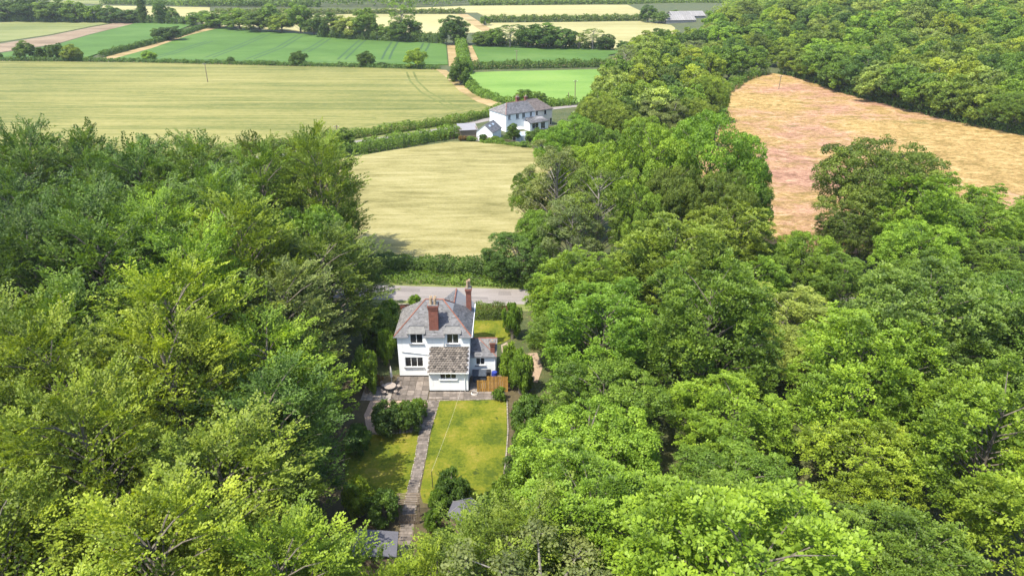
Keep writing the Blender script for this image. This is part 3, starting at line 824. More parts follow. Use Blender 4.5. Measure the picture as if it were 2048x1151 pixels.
hedge(gp((205,8.5),(420,12),(640,14)), 6, 4, 1.2, 4, 'blue-green', 'far hazy hedge at the top edge over the yellow field', seed=13)
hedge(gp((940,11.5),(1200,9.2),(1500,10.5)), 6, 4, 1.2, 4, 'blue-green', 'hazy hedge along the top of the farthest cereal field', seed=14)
hedge(gp((640,75),(760,82),(890,87)), 5, 4, .8, 8, 'dark green', 'dark scrubby hedge bottom beneath the big hedgerow trees', seed=15)
hedge(gp((950,90),(1100,96),(1225,100)), 4, 3, .8, 8, 'dark green', 'scrub beneath the row of trees above the green crop', seed=16)
hedge(gp((-100,43),(100,43.5),(250,45),(390,50)), 6, 4, .9, 7, 'dark green', 'scrub along the foot of the top corner trees', seed=17)
hedge(gp((945,634),(968,634.5),(1010,636)), 1.5, 1.9, .16, 150, 'dark olive', 'clipped hedge behind the cottage along the front lawn', seed=18, group='garden hedges')
hedge(gp((960,288),(1010,292),(1065,299)), 1.2, 1.1, .26, 50, 'mid green', 'low hedge along the field fence of the terraced house', seed=19, group='garden hedges')

# ------------------------------------------------------------------ trees among the fields
Hd = dict(group='hedgerow trees among the far fields', name='hedgerow_tree')
for a in ((405,22,52,52,'far','mid green','outermost tree of the hedgerow row nearest the hedge junction'),
          (440,24,57,55,'far','mid green','second tree along the hedgerow above the green field'),
          (480,20,60,62,'far','mid green','third broad tree along the hedgerow above the green field'),
          (520,24,64,62,'far','blue-green','fourth tree along the hedgerow, bluish green'),
          (548,10,64,48,'far','blue-green','rounded taller tree behind the hedgerow row'),
          (565,27,66,52,'far','olive','fifth tree along the hedgerow, olive and bushy'),
          (602,6,68,45,'far_tall','mid green','tall narrow ivy-clad tree in the hedgerow'),
          (628,38,70,48,'far','dark green','low dark tree beside the tall narrow one'),
          (655,28,74,55,'far','dark green','dark rounded tree in the gap of the hedgerow'),
          (700,32,77,60,'far','pale green','pale leaning willow-like hedgerow tree'),
          (735,20,79,55,'far','mid green','tall tree next to the pale willow-like one'),
          (765,50,80,43,'far','mid green','lower tree between the tall hedgerow trees'),
          (805,-8,82,52,'far_sparse','mid green','very tall thin-crowned tree cut by the top edge'),
          (812,38,83,67,'far','dark green','dark dome tree at the foot of the very tall thin one'),
          (908,34,90,55,'far','dark green','lone dark tree at the head of the dry tracks'),
          (968,62,93,48,'far','blue-green','bluish bush starting the row above the green crop'),
          (990,58,94,40,'far','mid green','small tree second in the row above the green crop'),
          (1020,48,95,55,'far_sparse','dark green','open-crowned dark tree in the row above the green crop'),
          (1055,52,96,48,'far','dark green','dark tree left of the middle of that short row'),
          (1085,48,97,60,'far','dark green','broadest dark tree of the short row'),
          (1125,55,98,52,'far','dark green','dark tree right of the broadest one'),
          (1158,65,99,40,'far_sparse','olive','thin olive tree in the short row'),
          (1185,56,100,48,'far_sparse','grey-green','grey-brown half-dead tree in the short row'),
          (1212,70,101,33,'far','dark green','small end tree of the short row'),
          (1248,82,102,28,'far','dark green','lone dark bush past the end of the short row'),
          (1275,76,110,30,'far_tall','dark green','dark upright tree before the pasture belt'),
          (970,31,52,20,'far','mid green','small round tree on the far dry track'),
          (1295,12,46,30,'far','dark green','dark pointed farm tree beside the grey barns'),
          (1318,24,48,32,'far','blue-green','low bluish farm tree in front of the barns'),
          (1350,23,34,16,'far','mid green','small round tree behind the barn roof'),
          (1158,30,42,7,'far','dark green','tiny upright tree in the far hedge'),
          (10,2,43,60,'far','blue-green','big bluish tree in the top corner'),
          (60,-8,43,60,'far','dark green','second dark tree from the top corner'),
          (110,0,44,56,'far','blue-green','third tree from the top corner, hazy'),
          (155,4,45,48,'far','mid green','fourth tree from the top corner'),
          (190,10,45,46,'far','mid green','fifth tree from the top corner, paler'),
          (225,14,46,40,'far','dark green','sixth tree from the top corner'),
          (265,18,46,50,'far','dark green','broad dark bush before the lone conifers'),
          (289,-10,47,22,'conifer','dark green','tall ragged conifer at the top of the brown strip'),
          (326,2,48,30,'far_tall','dark green','tall dark tree beside the ragged conifer'),
          (345,18,48,28,'far','mid green','rounded tree next to the tall dark one'),
          (372,36,50,14,'far','dark green','small bush at the end of the yellow far field'),
          (300,103,124,26,'far','fresh green','small spreading tree on the wheat hedge'),
          (598,102,132,32,'far','dark green','dark round tree on the wheat hedge'),
          (733,104,135,36,'far','dark green','second dark round tree on the wheat hedge'),
          (832,97,138,40,'far','yellow-green','bright yellow-green round tree on the wheat hedge'),
          (463,114,129,15,'far','dark green','tiny dark bush on the wheat hedge'),
          (540,122,131,24,'far','dark green','low dark shrub on the wheat hedge'),
          (765,125,136,21,'far','dark green','low shrub between the two round hedge trees'),
          (318,58,81,28,'far','dark green','smaller end of the dark thicket between green fields'),
          (342,53,82,44,'far','deep green','dark domed thicket between the two green fields'),
          (52,84,121,38,'far','dark green','dark oak at the corner of the wheat field'),
          (84,96,121,28,'conifer','dark green','small pointed tree beside the corner oak'),
          (99,92,121,16,'conifer','dark green','narrow pointed tree in the corner clump'),
          (117,87,122,30,'far','dark green','dark tree in the middle of the corner clump'),
          (148,91,123,38,'far','olive','olive rounded tree ending the corner clump'),
          (-2,104,121,16,'far','dark green','bush cut by the picture edge near the wheat corner'),
          (921,118,172,38,'far','dark green','dark tree in the hedge beside the bright pasture'),
          (913,140,165,30,'far','mid green','bushy tree at the bend of the dry margin'),
          (1050,180,213,40,'far','mid green','tree behind the chimney of the terraced house'),
          (1080,184,212,28,'far','mid green','smaller tree behind the terraced house roof'),
          (690,258,301,44,'far','mid green','bushy pointed tree standing up from the barley hedge'),
          (1505,52,110,70,'far','mid green','big rounded tree above the meadow corner'),
          (1440,45,110,80,'far','mid green','large domed tree crowning the belt'),
          (1700,20,60,50,'conifer','blue-green','bluish conifer in the hazy woodland'),
          (1640,15,62,46,'far_tall','blue-green','tall bluish tree rising from the hazy woodland')):
    tree_bt(*a[:4], a[4], a[5], a[6], **Hd)

# ------------------------------------------------------------------ building materials
def render_material():
    m, nt, p, _ = new_mat('white_render')
    a = noise(nt, coords(nt), 1.0, 4); b = noise(nt, coords(nt, (2.2, 2.2, .22)), 1.0, 5, .65)
    col = ramp(nt, stretch(nt, mix(nt, .6, a, b), 1.8), [(.12, (.56, .56, .53)), (.38, (.73, .745, .74)), (.8, (.78, .80, .80))])
    nt.links.new(col, p.inputs['Base Color']); p.inputs['Roughness'].default_value = .85; p.inputs['Specular IOR Level'].default_value = .2
    bump(nt, p, noise(nt, coords(nt), 14, 3), .3, .01); return m
WHITE = render_material()
CREAM = plain('cream_render', (.66, .60, .52), .8, .07, 1.2, spec=.2)
SLATE = plain('roof_slate', (.098, .098, .104), .55, .22, 1.4, tint=.55)
OLD_SUNLIT_SLATE = plain('lichened_sunlit_slate', (.145, .138, .134), .8, .3, 2.0, tint=.45)  # lichen grey on the annex; sunlight put into colour on the cottage's left hip
BROWNTILE = plain('brown_roof_tile', (.105, .088, .082), .85, .25, 1.4, tint=.4)
PANTILE = plain('lichened_clay_tile', (.125, .108, .092), .9, .4, 2.6, tint=.75, bmp=.02)
RIDGE = plain('red_ridge_tile', (.20, .085, .058), .8, .2, 3, tint=.3)
LEAD = plain('pale_lead', (.15, .148, .142), .7, .35, 4)
UPVC = plain('white_window_frame', (.78, .78, .76), .4, .02, 2)
SILL = plain('grey_sill', (.22, .22, .23), .8, .15, 4)
PLINTH = plain('black_plinth', (.012, .012, .014), .7, .1, 3)
POT = plain('cream_chimney_pot', (.40, .29, .18), .8, .25, 5, tint=.2)
WOOD = plain('orange_fence_wood', (.34, .185, .04), .75, .2, 4, tint=.28)
GREYWOOD = plain('weathered_wood', (.17, .13, .09), .9, .2, 4, tint=.3)
FELT = plain('grey_roofing_felt', (.085, .085, .10), .9, .15, 2, bmp=.01)
DARKPLASTIC = plain('slate_blue_plastic', (.035, .045, .06), .5, .1, 3)
BLACKPL = plain('black_plastic', (.012, .012, .013), .5, .1, 3)
BLUEPL = plain('blue_plastic', (.02, .035, .22), .4, .08, 3)
METAL = plain('pale_cast_metal', (.28, .235, .20), .6, .2, 9)
CANVAS = plain('white_canvas', (.52, .49, .44), .9, .06, 3)
DARKMETAL = plain('dark_metal', (.03, .03, .03), .5, .1, 6)
def brick_material():
    m, nt, p, _ = new_mat('red_brick')
    tc = N(nt, 'ShaderNodeTexCoord'); bt = N(nt, 'ShaderNodeTexBrick')
    mp = N(nt, 'ShaderNodeMapping'); mp.inputs['Rotation'].default_value = (math.pi/2, 0, 0)
    nt.links.new(tc.outputs['Object'], mp.inputs['Vector']); nt.links.new(mp.outputs[0], bt.inputs['Vector'])
    bt.inputs['Scale'].default_value = 1; bt.inputs['Brick Width'].default_value = .22; bt.inputs['Row Height'].default_value = .075
    bt.inputs['Mortar Size'].default_value = .008
    bt.inputs['Color1'].default_value = (.22, .058, .036, 1); bt.inputs['Color2'].default_value = (.15, .042, .03, 1); bt.inputs['Mortar'].default_value = (.20, .12, .085, 1)
    f = noise(nt, coords(nt), 3, 4)
    nt.links.new(mix(nt, 1, bt.outputs['Color'], ramp(nt, f, [(.3, (.7,.7,.7)), (.7, (1.15,1.15,1.15))]), 'MULTIPLY'), p.inputs['Base Color'])
    p.inputs['Roughness'].default_value = .9; return m
BRICK = brick_material()
def glass_material():
    m, nt, p, _ = new_mat('window_glass')
    f = noise(nt, coords(nt), 1.5, 2)
    nt.links.new(ramp(nt, f, [(.4, (.010, .012, .014)), (.6, (.030, .034, .038))]), p.inputs['Base Color'])
    p.inputs['Roughness'].default_value = .06; p.inputs['Specular IOR Level'].default_value = .6
    return m
GLASS = glass_material()
PALEGLASS = plain('greenhouse_glass', (.30, .36, .42), .12, .1, 2, spec=.6)

# ------------------------------------------------------------------ building helpers
def at_y(u, v, Y):
    d = sight(u, v); t = Y / d.y; return Vector((d.x * t, Y, CAM_H + d.z * t))
def clip2(poly, cl):
    """clip polygon by convex counter-clockwise polygon"""
    out = poly
    for i in range(len(cl)):
        a, b = cl[i], cl[(i+1) % len(cl)]; inp, out = out, []
        if not inp: break
        side = lambda p: (b[0]-a[0])*(p[1]-a[1]) - (b[1]-a[1])*(p[0]-a[0])
        for j in range(len(inp)):
            p, q = inp[j], inp[(j+1) % len(inp)]; sp, sq = side(p), side(q)
            if sp >= 0: out.append(p)
            if (sp >= 0) != (sq >= 0):
                t = sp / (sp - sq); out.append((p[0]+(q[0]-p[0])*t, p[1]+(q[1]-p[1])*t))
    return out
def slates(poly, w=.26, expo=.2, thick=.025, rnd=None, wave=0):
    """overlapping slates or tiles over one convex roof plane; poly[0]-poly[1] is the eave"""
    rnd = rnd or random.Random(3)
    P = [Vector(p) for p in poly]
    e = (P[1] - P[0]).normalized(); n = None
    n = e.cross(P[-1] - P[0]).normalized()
    if n.z < 0: n = -n
    s = n.cross(e)
    Q = [((p - P[0]).dot(e), (p - P[0]).dot(s)) for p in P]
    area = sum(Q[i][0]*Q[(i+1)%len(Q)][1] - Q[(i+1)%len(Q)][0]*Q[i][1] for i in range(len(Q)))
    if area < 0: Q = Q[::-1]
    x0, x1 = min(q[0] for q in Q), max(q[0] for q in Q); y0, y1 = min(q[1] for q in Q), max(q[1] for q in Q)
    mb = MB()
    W3 = lambda a, b, h: P[0] + e*a + s*b + n*h
    j = 0; y = y0 - .03
    while y < y1:
        x = x0 - w + (w/2 if j % 2 else 0)
        while x < x1:
            g_ = .006; t = min(1, max(0, rnd.gauss(.5, .2)))
            r = clip2([(x+g_, y), (x+w-g_, y), (x+w-g_, y+expo*1.02), (x+g_, y+expo*1.02)], Q)
            if len(r) >= 3:
                k = thick * rnd.uniform(.8, 1.4)
                hh = lambda p: .004 + k * (1 - (p[1]-y) / (expo*1.1)) 
                if wave:
                    m = 5; xs = [x+g_ + (w-2*g_)*i/(m-1) for i in range(m)]
                    hs = [.05*math.sin(math.pi*i/(m-1))**1.2 for i in range(m)]
                    yt = min(y+expo*1.02, y1)
                    if xs[-1] <= x1+.02 and xs[0] >= x0-.02:
                        for i in range(m-1):
                            a, b = W3(xs[i], y, k+hs[i]), W3(xs[i+1], y, k+hs[i+1])
                            mb.poly([a, b, W3(xs[i+1], yt, hs[i+1]), W3(xs[i], yt, hs[i])], t)
                            mb.poly([W3(xs[i], y, -.01), W3(xs[i+1], y, -.01), b, a], t)
                else:
                    top = [W3(p[0], p[1], hh(p)) for p in r]; bot = [W3(p[0], p[1], -.01) for p in r]
                    mb.poly(top, t)
                    for i in range(len(r)):
                        q = (i+1) % len(r); mb.poly([bot[i], bot[q], top[q], top[i]], t)
            x += w
        y += expo; j += 1
    return mb
def roof_plane(poly, mat, parent, w=.26, expo=.2, thick=.025, wave=0, seed=1, name='roof', cover='slates'):
    """deck with its covering of slates"""
    P = [Vector(p) for p in poly]
    mb = MB(); dn = Vector((0, 0, .12)); mb.poly([p - Vector((0,0,.015)) for p in P]); mb.poly([p - dn for p in P][::-1])
    for i in range(len(P)):
        q = (i+1) % len(P); mb.poly([P[i]-dn, P[q]-dn, P[q]-Vector((0,0,.015)), P[i]-Vector((0,0,.015))])
    d = mb.build(name, SILL, parent)
    c = slates(poly, w, expo, thick, random.Random(seed), wave).build(cover, mat, d); tag(c, kind='stuff')
    return d
def ridge(parent, pts, r=.085, mat=None):
    mb = MB(); rnd = random.Random(len(pts))
    for a, b in zip(pts, pts[1:]):
        a, b = Vector(a), Vector(b); n = max(1, int((b-a).length / .42))
        for i in range(n):
            p, q = a.lerp(b, i/n), a.lerp(b, (i+.97)/n)
            mb.tube([p, q], [r, r*.93], 7, rnd.uniform(.2, .8))
    c = mb.build('ridge_capping', mat or RIDGE, parent); tag(c, kind='stuff'); return c
def wall_y(mb, x0, x1, z0, z1, y, th, holes):
    """wall facing -Y with openings (x0,x1,z0,z1)"""
    xs = sorted({x0, x1} | {h[0] for h in holes} | {h[1] for h in holes})
    for a, b in zip(xs, xs[1:]):
        hs = sorted([h for h in holes if h[0] <= a + 1e-6 and h[1] >= b - 1e-6], key=lambda h: h[2])
        z = z0
        for h in hs:
            if h[2] > z: mb.box(a, b, y, y+th, z, h[2])
            z = h[3]
        if z < z1: mb.box(a, b, y, y+th, z, z1)
def window(parent, hole, y, lights, sill=True, sillmat=None):
    x0, x1, z0, z1 = hole; fr = MB(); t = .055; yy = y + .05
    fr.box(x0, x1, yy, yy+.07, z0, z0+t); fr.box(x0, x1, yy, yy+.07, z1-t, z1)
    w = (x1-x0) / lights
    for i in range(lights+1):
        c = min(max(x0+i*w, x0+t*.5), x1-t*.5); fr.box(c-t*.55, c+t*.55, yy-.002, yy+.072, z0+.002, z1-.002)
    o = fr.build('window', UPVC, parent)
    for i in range(lights):
        MB().box(x0+i*w+.03, x0+(i+1)*w-.03, yy+.03, yy+.045, z0+.03, z1-.03).build('pane', GLASS, o)
    if sill: MB().box(x0-.12, x1+.12, y-.12, y+.05, z0-.11, z0-.003).build('sill', sillmat or SILL, o)
    return o
def chimney(parent, x, y, z0, z1, w, d, pots, pr=.12, ph=.75, cap=None):
    mb = MB(); mb.box(x-w/2, x+w/2, y-d/2, y+d/2, z0, z1-.45)
    mb.box(x-w/2-.05, x+w/2+.05, y-d/2-.05, y+d/2+.05, z1-.45, z1-.2); mb.box(x-w/2-.1, x+w/2+.1, y-d/2-.1, y+d/2+.1, z1-.2, z1)
    o = mb.build('chimney', BRICK, parent)
    MB().box(x-w/2-.04, x+w/2+.04, y-d/2-.04, y+d/2+.04, z1, z1+.09).build('flaunching', cap or LEAD, o)
    for px, py in pots:
        MB().lathe([(pr, 0), (pr*.9, ph*.7), (pr*1.15, ph*.72), (pr*1.1, ph), (pr*.8, ph), (pr*.8, ph-.1)], (x+px, y+py, z1+.05), 12, random.uniform(.2,.8)).build('chimney_pot', POT, o)
    return o

# ------------------------------------------------------------------ the white cottage
XL, XR, YF = -12.55, -4.62, 66.4
cot = empty('cottage', (0, 0, 0), 0, 'white rendered cottage with slate hipped roof and brick chimneys among the trees', 'house')
def hole(u0, u1, v0, v1, Y):
    a, b = at_y(u0, v1, Y), at_y(u1, v0, Y); return (a.x, b.x, a.z, b.z)
EZ, K = 5.3, .9
h_ul, h_ur = hole(820.5, 845, 667, 686.5, YF), hole(893.5, 917, 667, 686.5, YF)
h_ll = hole(811, 846, 714, 733.5, YF)
mb = MB(); wall_y(mb, XL, XR, .0, EZ-.02, YF, .28, [(h_ul[0], h_ul[1], h_ul[2], EZ+1), (h_ur[0], h_ur[1], h_ur[2], EZ+1), h_ll])
mb.box(XL, XL+.28, YF+.28, 72.6, 0, EZ-.02); mb.box(XL, -8.6, 72.6, 72.88, 0, EZ-.02)
mb.box(XR-.28, XR, YF+.28, 73.8, 0, EZ-.02); mb.box(-8.6, -8.32, 72.6, 73.8, 0, EZ-.02); mb.box(-8.6, XR, 73.8, 74.05, 0, EZ-.02)
mb.poly([(-8.6, 74.0, EZ-.02), (XR, 74.0, EZ-.02), (-6.61, 74.0, 7.05)])
mb.build('wall', WHITE, cot)
MB().box(XL-.015, -8.95, YF-.02, YF+.1, -.05, .2).build('plinth', PLINTH, cot)
for hh in (h_ul, h_ur):
    o = window(cot, hh, YF, 2)
    cx0, cx1 = hh[0]-.22, hh[1]+.22
    dm = MB(); dm.box(hh[0]-.14, hh[0]-.002, YF+.003, YF+.9, EZ-.1, hh[3]+.02); dm.box(hh[1]+.002, hh[1]+.14, YF+.003, YF+.9, EZ-.1, hh[3]+.02)
    dm.box(hh[0]-.14, hh[1]+.14, YF+.003, YF+.25, hh[3]+.002, hh[3]+.1)
    d_ = dm.build('dormer', WHITE, cot)
    hd = MB(); a = [(cx0-.08, YF-.2, hh[3]+.1), (cx1+.08, YF-.2, hh[3]+.1), (cx1+.04, YF+1.05, hh[3]+.62), (cx0-.04, YF+1.05, hh[3]+.62)]
    hd.poly(a); hd.poly([(x, y, z-.07) for x, y, z in a][::-1])
    for i in range(4):
        q = (i+1) % 4; hd.poly([(a[i][0], a[i][1], a[i][2]-.07), (a[q][0], a[q][1], a[q][2]-.07), a[q], a[i]])
    hd.build('dormer_hood', LEAD, d_)
window(cot, h_ll, YF, 3)
# roofs
x0, x1, y0, yb = XL-.28, XR+.2, YF-.2, 72.95
hr = 3.22; rz_ = EZ + K*hr; ry = y0 + hr; rl, rr_ = x0 + hr, x1 - hr
wz = 7.2; wx = x1 - (wz-EZ)/K; wy = ry + (rz_-wz)/K; ye = 74.2
E0, E1 = (x0, y0, EZ), (x1, y0, EZ); R0, R1 = (rl, ry, rz_), (rr_, ry, rz_)
yc = y0 + .95; zc_ = EZ + K*.95; d1 = (h_ul[0]-.14, h_ul[1]+.14); d2 = (h_ur[0]-.14, h_ur[1]+.14)
main = roof_plane([(x0+.95, yc, zc_), (x1-.95, yc, zc_), R1, R0], SLATE, cot, seed=1)
roof_plane([E0, (d1[0], y0, EZ), (d1[0], yc, zc_), (x0+.95, yc, zc_)], SLATE, cot, seed=11)
roof_plane([(d1[1], y0, EZ), (d2[0], y0, EZ), (d2[0], yc, zc_), (d1[1], yc, zc_)], SLATE, cot, seed=12)
roof_plane([(d2[1], y0, EZ), E1, (x1-.95, yc, zc_), (d2[1], yc, zc_)], SLATE, cot, seed=13)
roof_plane([(x0, yb-.1, EZ), E0, R0], OLD_SUNLIT_SLATE, cot, seed=2)  # left hip: sun from the left painted in as a lighter slate
roof_plane([(-8.7, yb-.1, EZ), (x0, yb-.1, EZ), R0, R1, (wx, wy, wz)], SLATE, cot, seed=3)
roof_plane([E1, (x1, ye, EZ), (wx, ye, wz), (wx, wy, wz), R1], SLATE, cot, seed=4)
roof_plane([(2*wx-x1, ye, EZ), (2*wx-x1, yb, EZ), (wx, wy, wz), (wx, ye, wz)], SLATE, cot, seed=5)
ridge(main, [E0, R0, R1, E1]); ridge(main, [R1, (wx, wy, wz), (wx, ye, wz)])
for ga_, gb_ in ((x0-.06, d1[0]), (d1[1], d2[0]), (d2[1], x1+.06)): MB().tube([(ga_, y0-.06, EZ-.1), (gb_, y0-.06, EZ-.1)], .05, 8).build('gutter', SILL, cot)
MB().tube([(x1+.06, y0-.06, EZ-.1), (x1+.06, ye, EZ-.1)], .06, 8).build('gutter', UPVC, cot)
gt = [at_y(803, 702, YF-.06), at_y(858, 708, YF-.06)]
MB().tube(gt, .05, 8).build('waste_pipe', UPVC, cot)
p1 = at_y(886, 672, YF-.07); MB().tube([p1, (p1.x, YF-.07, 3.9)], .035, 6).build('downpipe', UPVC, cot)
chimney(cot, -8.5, 67.15, 5.2, 8.75, 1.0, .9, [(-.22,-.2), (.22,-.2), (-.22,.2), (.22,.2)], .13, .8)
chimney(cot, -4.98, 72.0, 5.0, 8.35, .58, .7, [(-.1,-.15), (.1,.15)], .13, .95)
# kitchen extension with clay tiles
ex0, ex1, ey = -8.92, -4.72, 63.5
ext = empty('kitchen_extension', (0, 0, 0)); ext.parent = cot
h_ex = hole(880, 912.5, 744.5, 757.5, ey)
mb = MB(); wall_y(mb, ex0, ex1, 0, 2.62, ey, .25, [h_ex])
mb.box(ex0, ex0+.25, ey+.25, YF-.003, 0, 2.62); mb.box(ex1-.25, ex1, ey+.25, YF-.003, 0, 2.62)
for xx in (ex0+.01, ex1-.26):
    a, b = xx, xx+.25
    mb.poly([(a, ey, 2.62), (a, YF, 2.62), (a, YF, 3.82)]); mb.poly([(b, ey, 2.62), (b, YF, 2.62), (b, YF, 3.82)])
mb.build('wall', WHITE, ext)
MB().box(ex0-.02, ex1+.01, ey-.025, ey+.1, -.05, .16).build('plinth', PLINTH, ext)
window(ext, h_ex, ey, 3, sillmat=UPVC)
roof_plane([(ex0-.12, ey-.28, 2.56), (ex1+.12, ey-.28, 2.56), (ex1+.12, YF-.01, 3.9), (ex0-.12, YF-.01, 3.9)], PANTILE, ext, w=.3, expo=.3, thick=.07, wave=1, seed=7, cover='clay_tiles')
MB().tube([(ex0-.1, ey-.3, 2.5), (ex1+.1, ey-.3, 2.5)], .055, 8).build('gutter', UPVC, ext)
MB().tube([(ex1-.35, ey-.28, 2.48), (ex1-.35, ey-.07, 2.3), (ex1-.35, ey-.07, .1)], .04, 6).build('downpipe', UPVC, ext)
MB().box(ex0+.05, ex0+.2, ey-.12, ey-.003, 2.2, 2.42).build('wall_lamp', DARKMETAL, ext)
# side annex
ax0, ax1, ay, ab = XR+.003, -1.78, 66.6, 69.7
ann = empty('side_annex', (0, 0, 0)); ann.parent = cot
h_an = hole(952, 969.5, 715, 729.5, ay)
mb = MB(); wall_y(mb, ax0, ax1, 0, 2.6, ay, .25, [h_an]); mb.box(ax1-.25, ax1, ay+.25, ab, 0, 2.6); mb.box(ax0, ax1-.25, ab-.25, ab, 0, 2.6)
mb.poly([(ax1-.02, ay, 2.6), (ax1-.02, ab, 2.6), (ax1-.02, 68.15, 3.9)])
mb.build('wall', WHITE, ann)
window(ann, h_an, ay, 2)
az, ar, arz = 2.6, 68.15, 4.0
roof_plane([(ax0, ay-.2, az), (ax1+.1, ay-.2, az), (-3.75, ar, arz), (ax0, ar, arz)], SLATE, ann, seed=8)
roof_plane([(ax1+.1, ay-.19, az), (ax1+.14, ar, arz), (-3.75, ar, arz)], OLD_SUNLIT_SLATE, ann, seed=9)
roof_plane([(ax1+.12, ab+.15, az), (ax0, ab+.15, az), (ax0, ar, arz), (ax1+.12, ar, arz)], SLATE, ann, seed=10)
ridge(ann, [(ax0, ar, arz), (ax1+.12, ar, arz)], .08); ridge(ann, [(-3.75, ar, arz), (ax1+.1, ay-.18, az)], .06)
chimney(ann, -2.15, 67.0, 2.6, 4.2, .46, .5, [(0, 0)], .1, .12)
MB().tube([(ax1-.12, ay-.07, 2.5), (ax1-.12, ay-.07, .1)], .035, 6).build('downpipe', UPVC, ann)

# ------------------------------------------------------------------ garden ground
def sheet(name, pts, z, mat, parent=None):
    mb = MB(); mb.poly([(p[0], p[1], z) for p in pts]); o = mb.build(name, mat, parent)
    if parent is None: tag(o, kind='structure')
    return o
sheet('garden_soil', gp((690,760),(1062,720),(1062,1020),(880,1160),(640,1160),(640,900)), .012, plain('garden_soil', (.075, .06, .028), .95, .3, 2, bmp=.05))
sheet('lawn', gp((873,801),(1013,799),(1014,880),(1006,950),(970,1015),(900,1015),(846,1005),(840,985),(863,860)), .03, LAWN)
sheet('lawn', gp((690,872),(846,857),(839,905),(826,988),(800,1000),(690,1010)), .03, LAWN)
sheet('lawn', gp((945,641),(1012,640),(1024,655),(1022,676),(1000,688),(946,688)), .03, LAWN)
sheet('rear_grass', gp((836,1075),(880,1060),(900,1085),(880,1120),(830,1130)), .025, LAWN)
sheet('driveway', gp((1040,708),(1074,705),(1085,735),(1075,765),(1040,762)), .03, plain('sandy_gravel', (.30, .22, .15), .95, .25, 5, bmp=.04))
sheet('side_path', gp((1002,690),(1014,684),(1018,694),(1005,712)), .034, plain('pale_path', (.28, .22, .16), .95, .2, 5))
sheet('gravel_bed', gp((741,801),(852,799),(846,858),(735,866),(728,830)), .035, GRAVEL)
def paving(name, x0, x1, y0, y1, sx, sy, z, mat, base, seed, gap=.018, piece='slab'):
    """slabs laid one by one on a bed of sand"""
    o = sheet(name, [(x0,y0),(x1,y0),(x1,y1),(x0,y1)], z, base)
    rnd = random.Random(seed); meshes = []
    for i in range(5):
        mb = MB(); mb.box(-sx/2+gap, sx/2-gap, -sy/2+gap, sy/2-gap, 0, .04, [.1,.3,.5,.7,.95][i]); meshes.append(mb.mesh(piece)); meshes[-1].materials.append(mat)
    nx, ny = int((x1-x0)/sx + .02), int((y1-y0)/sy + .02)
    for j in range(ny):
        for i in range(nx):
            c = obj(piece, rnd.choice(meshes), o, None, (x0+(i+.5)*sx, y0+(j+.5)*sy, z+.002+rnd.uniform(0,.008)))
            c.rotation_euler = (rnd.uniform(-.008,.008), rnd.uniform(-.008,.008), rnd.uniform(-.02,.02))
    return o
pa, pb = g(742, 801), g(803, 768)
paving('patio', -16.1, -12.9, 61.75, 64.75, .64, .6, .04, SLABMAT, MORTAR, 3)
paving('terrace', -12.85, -9.0, 61.75, 66.35, .77, .92, .05, PAVER, MORTAR, 4)
paving('side_terrace', -8.9, -.75, 61.95, 63.4, .74, .48, .045, PAVER, MORTAR, 5)
paving('service_yard', -4.6, -.7, 63.55, 66.5, .65, .74, .02, PAVER, MORTAR, 6)
# the brick path down the garden
def brick_path():
    cl = [g(u, v) for u, v in ((868,800),(858,835),(849,865),(841,915),(832,955),(823,990),(815,1045),(811,1075),(806,1110),(800,1160))]
    wd = [1.25, 1.15, 1.05, 1.0, .95, .95, 1.2, 1.15, 1.1, 1.1]
    mb = MB(); L = []; R_ = []
    for i, p in enumerate(cl):
        d = (cl[min(i+1, len(cl)-1)] - cl[max(i-1, 0)]).normalized(); n_ = Vector((-d.y, d.x, 0)) * wd[i] / 2
        L.append(p + n_); R_.append(p - n_)
    for i in range(len(cl)-1): mb.poly([(*q[:2], .04) for q in (L[i], R_[i], R_[i+1], L[i+1])])
    o = tag(mb.build('garden_path', MORTAR), kind='structure')
    rnd = random.Random(9); pv = MB(); ed = MB()
    for i in range(len(cl)-1):
        n = max(1, int((cl[i+1]-cl[i]).length / .3))
        for j in range(n):
            a, b = j/n, (j+.93)/n
            l0, l1, r0, r1 = L[i].lerp(L[i+1], a), L[i].lerp(L[i+1], b), R_[i].lerp(R_[i+1], a), R_[i].lerp(R_[i+1], b)
            k0 = .06; m = rnd.choice([2, 3, 3])
            for k in range(m):
                s0 = k0 + (1-2*k0)*k/m + .012; s1 = k0 + (1-2*k0)*(k+1)/m - .012; z = .055 + rnd.uniform(0, .015); t = rnd.random()
                q = [l0.lerp(r0, s0), l0.lerp(r0, s1), l1.lerp(r1, s1), l1.lerp(r1, s0)]
                pv.poly([(p.x, p.y, z) for p in q], t)
                for w in range(4):
                    e_, f_ = q[w], q[(w+1)%4]; pv.poly([(e_.x, e_.y, .035), (f_.x, f_.y, .035), (f_.x, f_.y, z), (e_.x, e_.y, z)], t)
            if i < 6:
                for s in (0, 1):
                    if rnd.random() < .8:
                        p = (l0.lerp(r0, s) + l1.lerp(r1, s)) / 2
                        ed.box(p.x-.05, p.x+.05, p.y-.11, p.y+.11, .02, .09+rnd.uniform(0,.03), rnd.random())
    tag(pv.build('pavers', PAVER, o), kind='stuff'); tag(ed.build('edging_stones', STONE, o), kind='stuff')
brick_path()
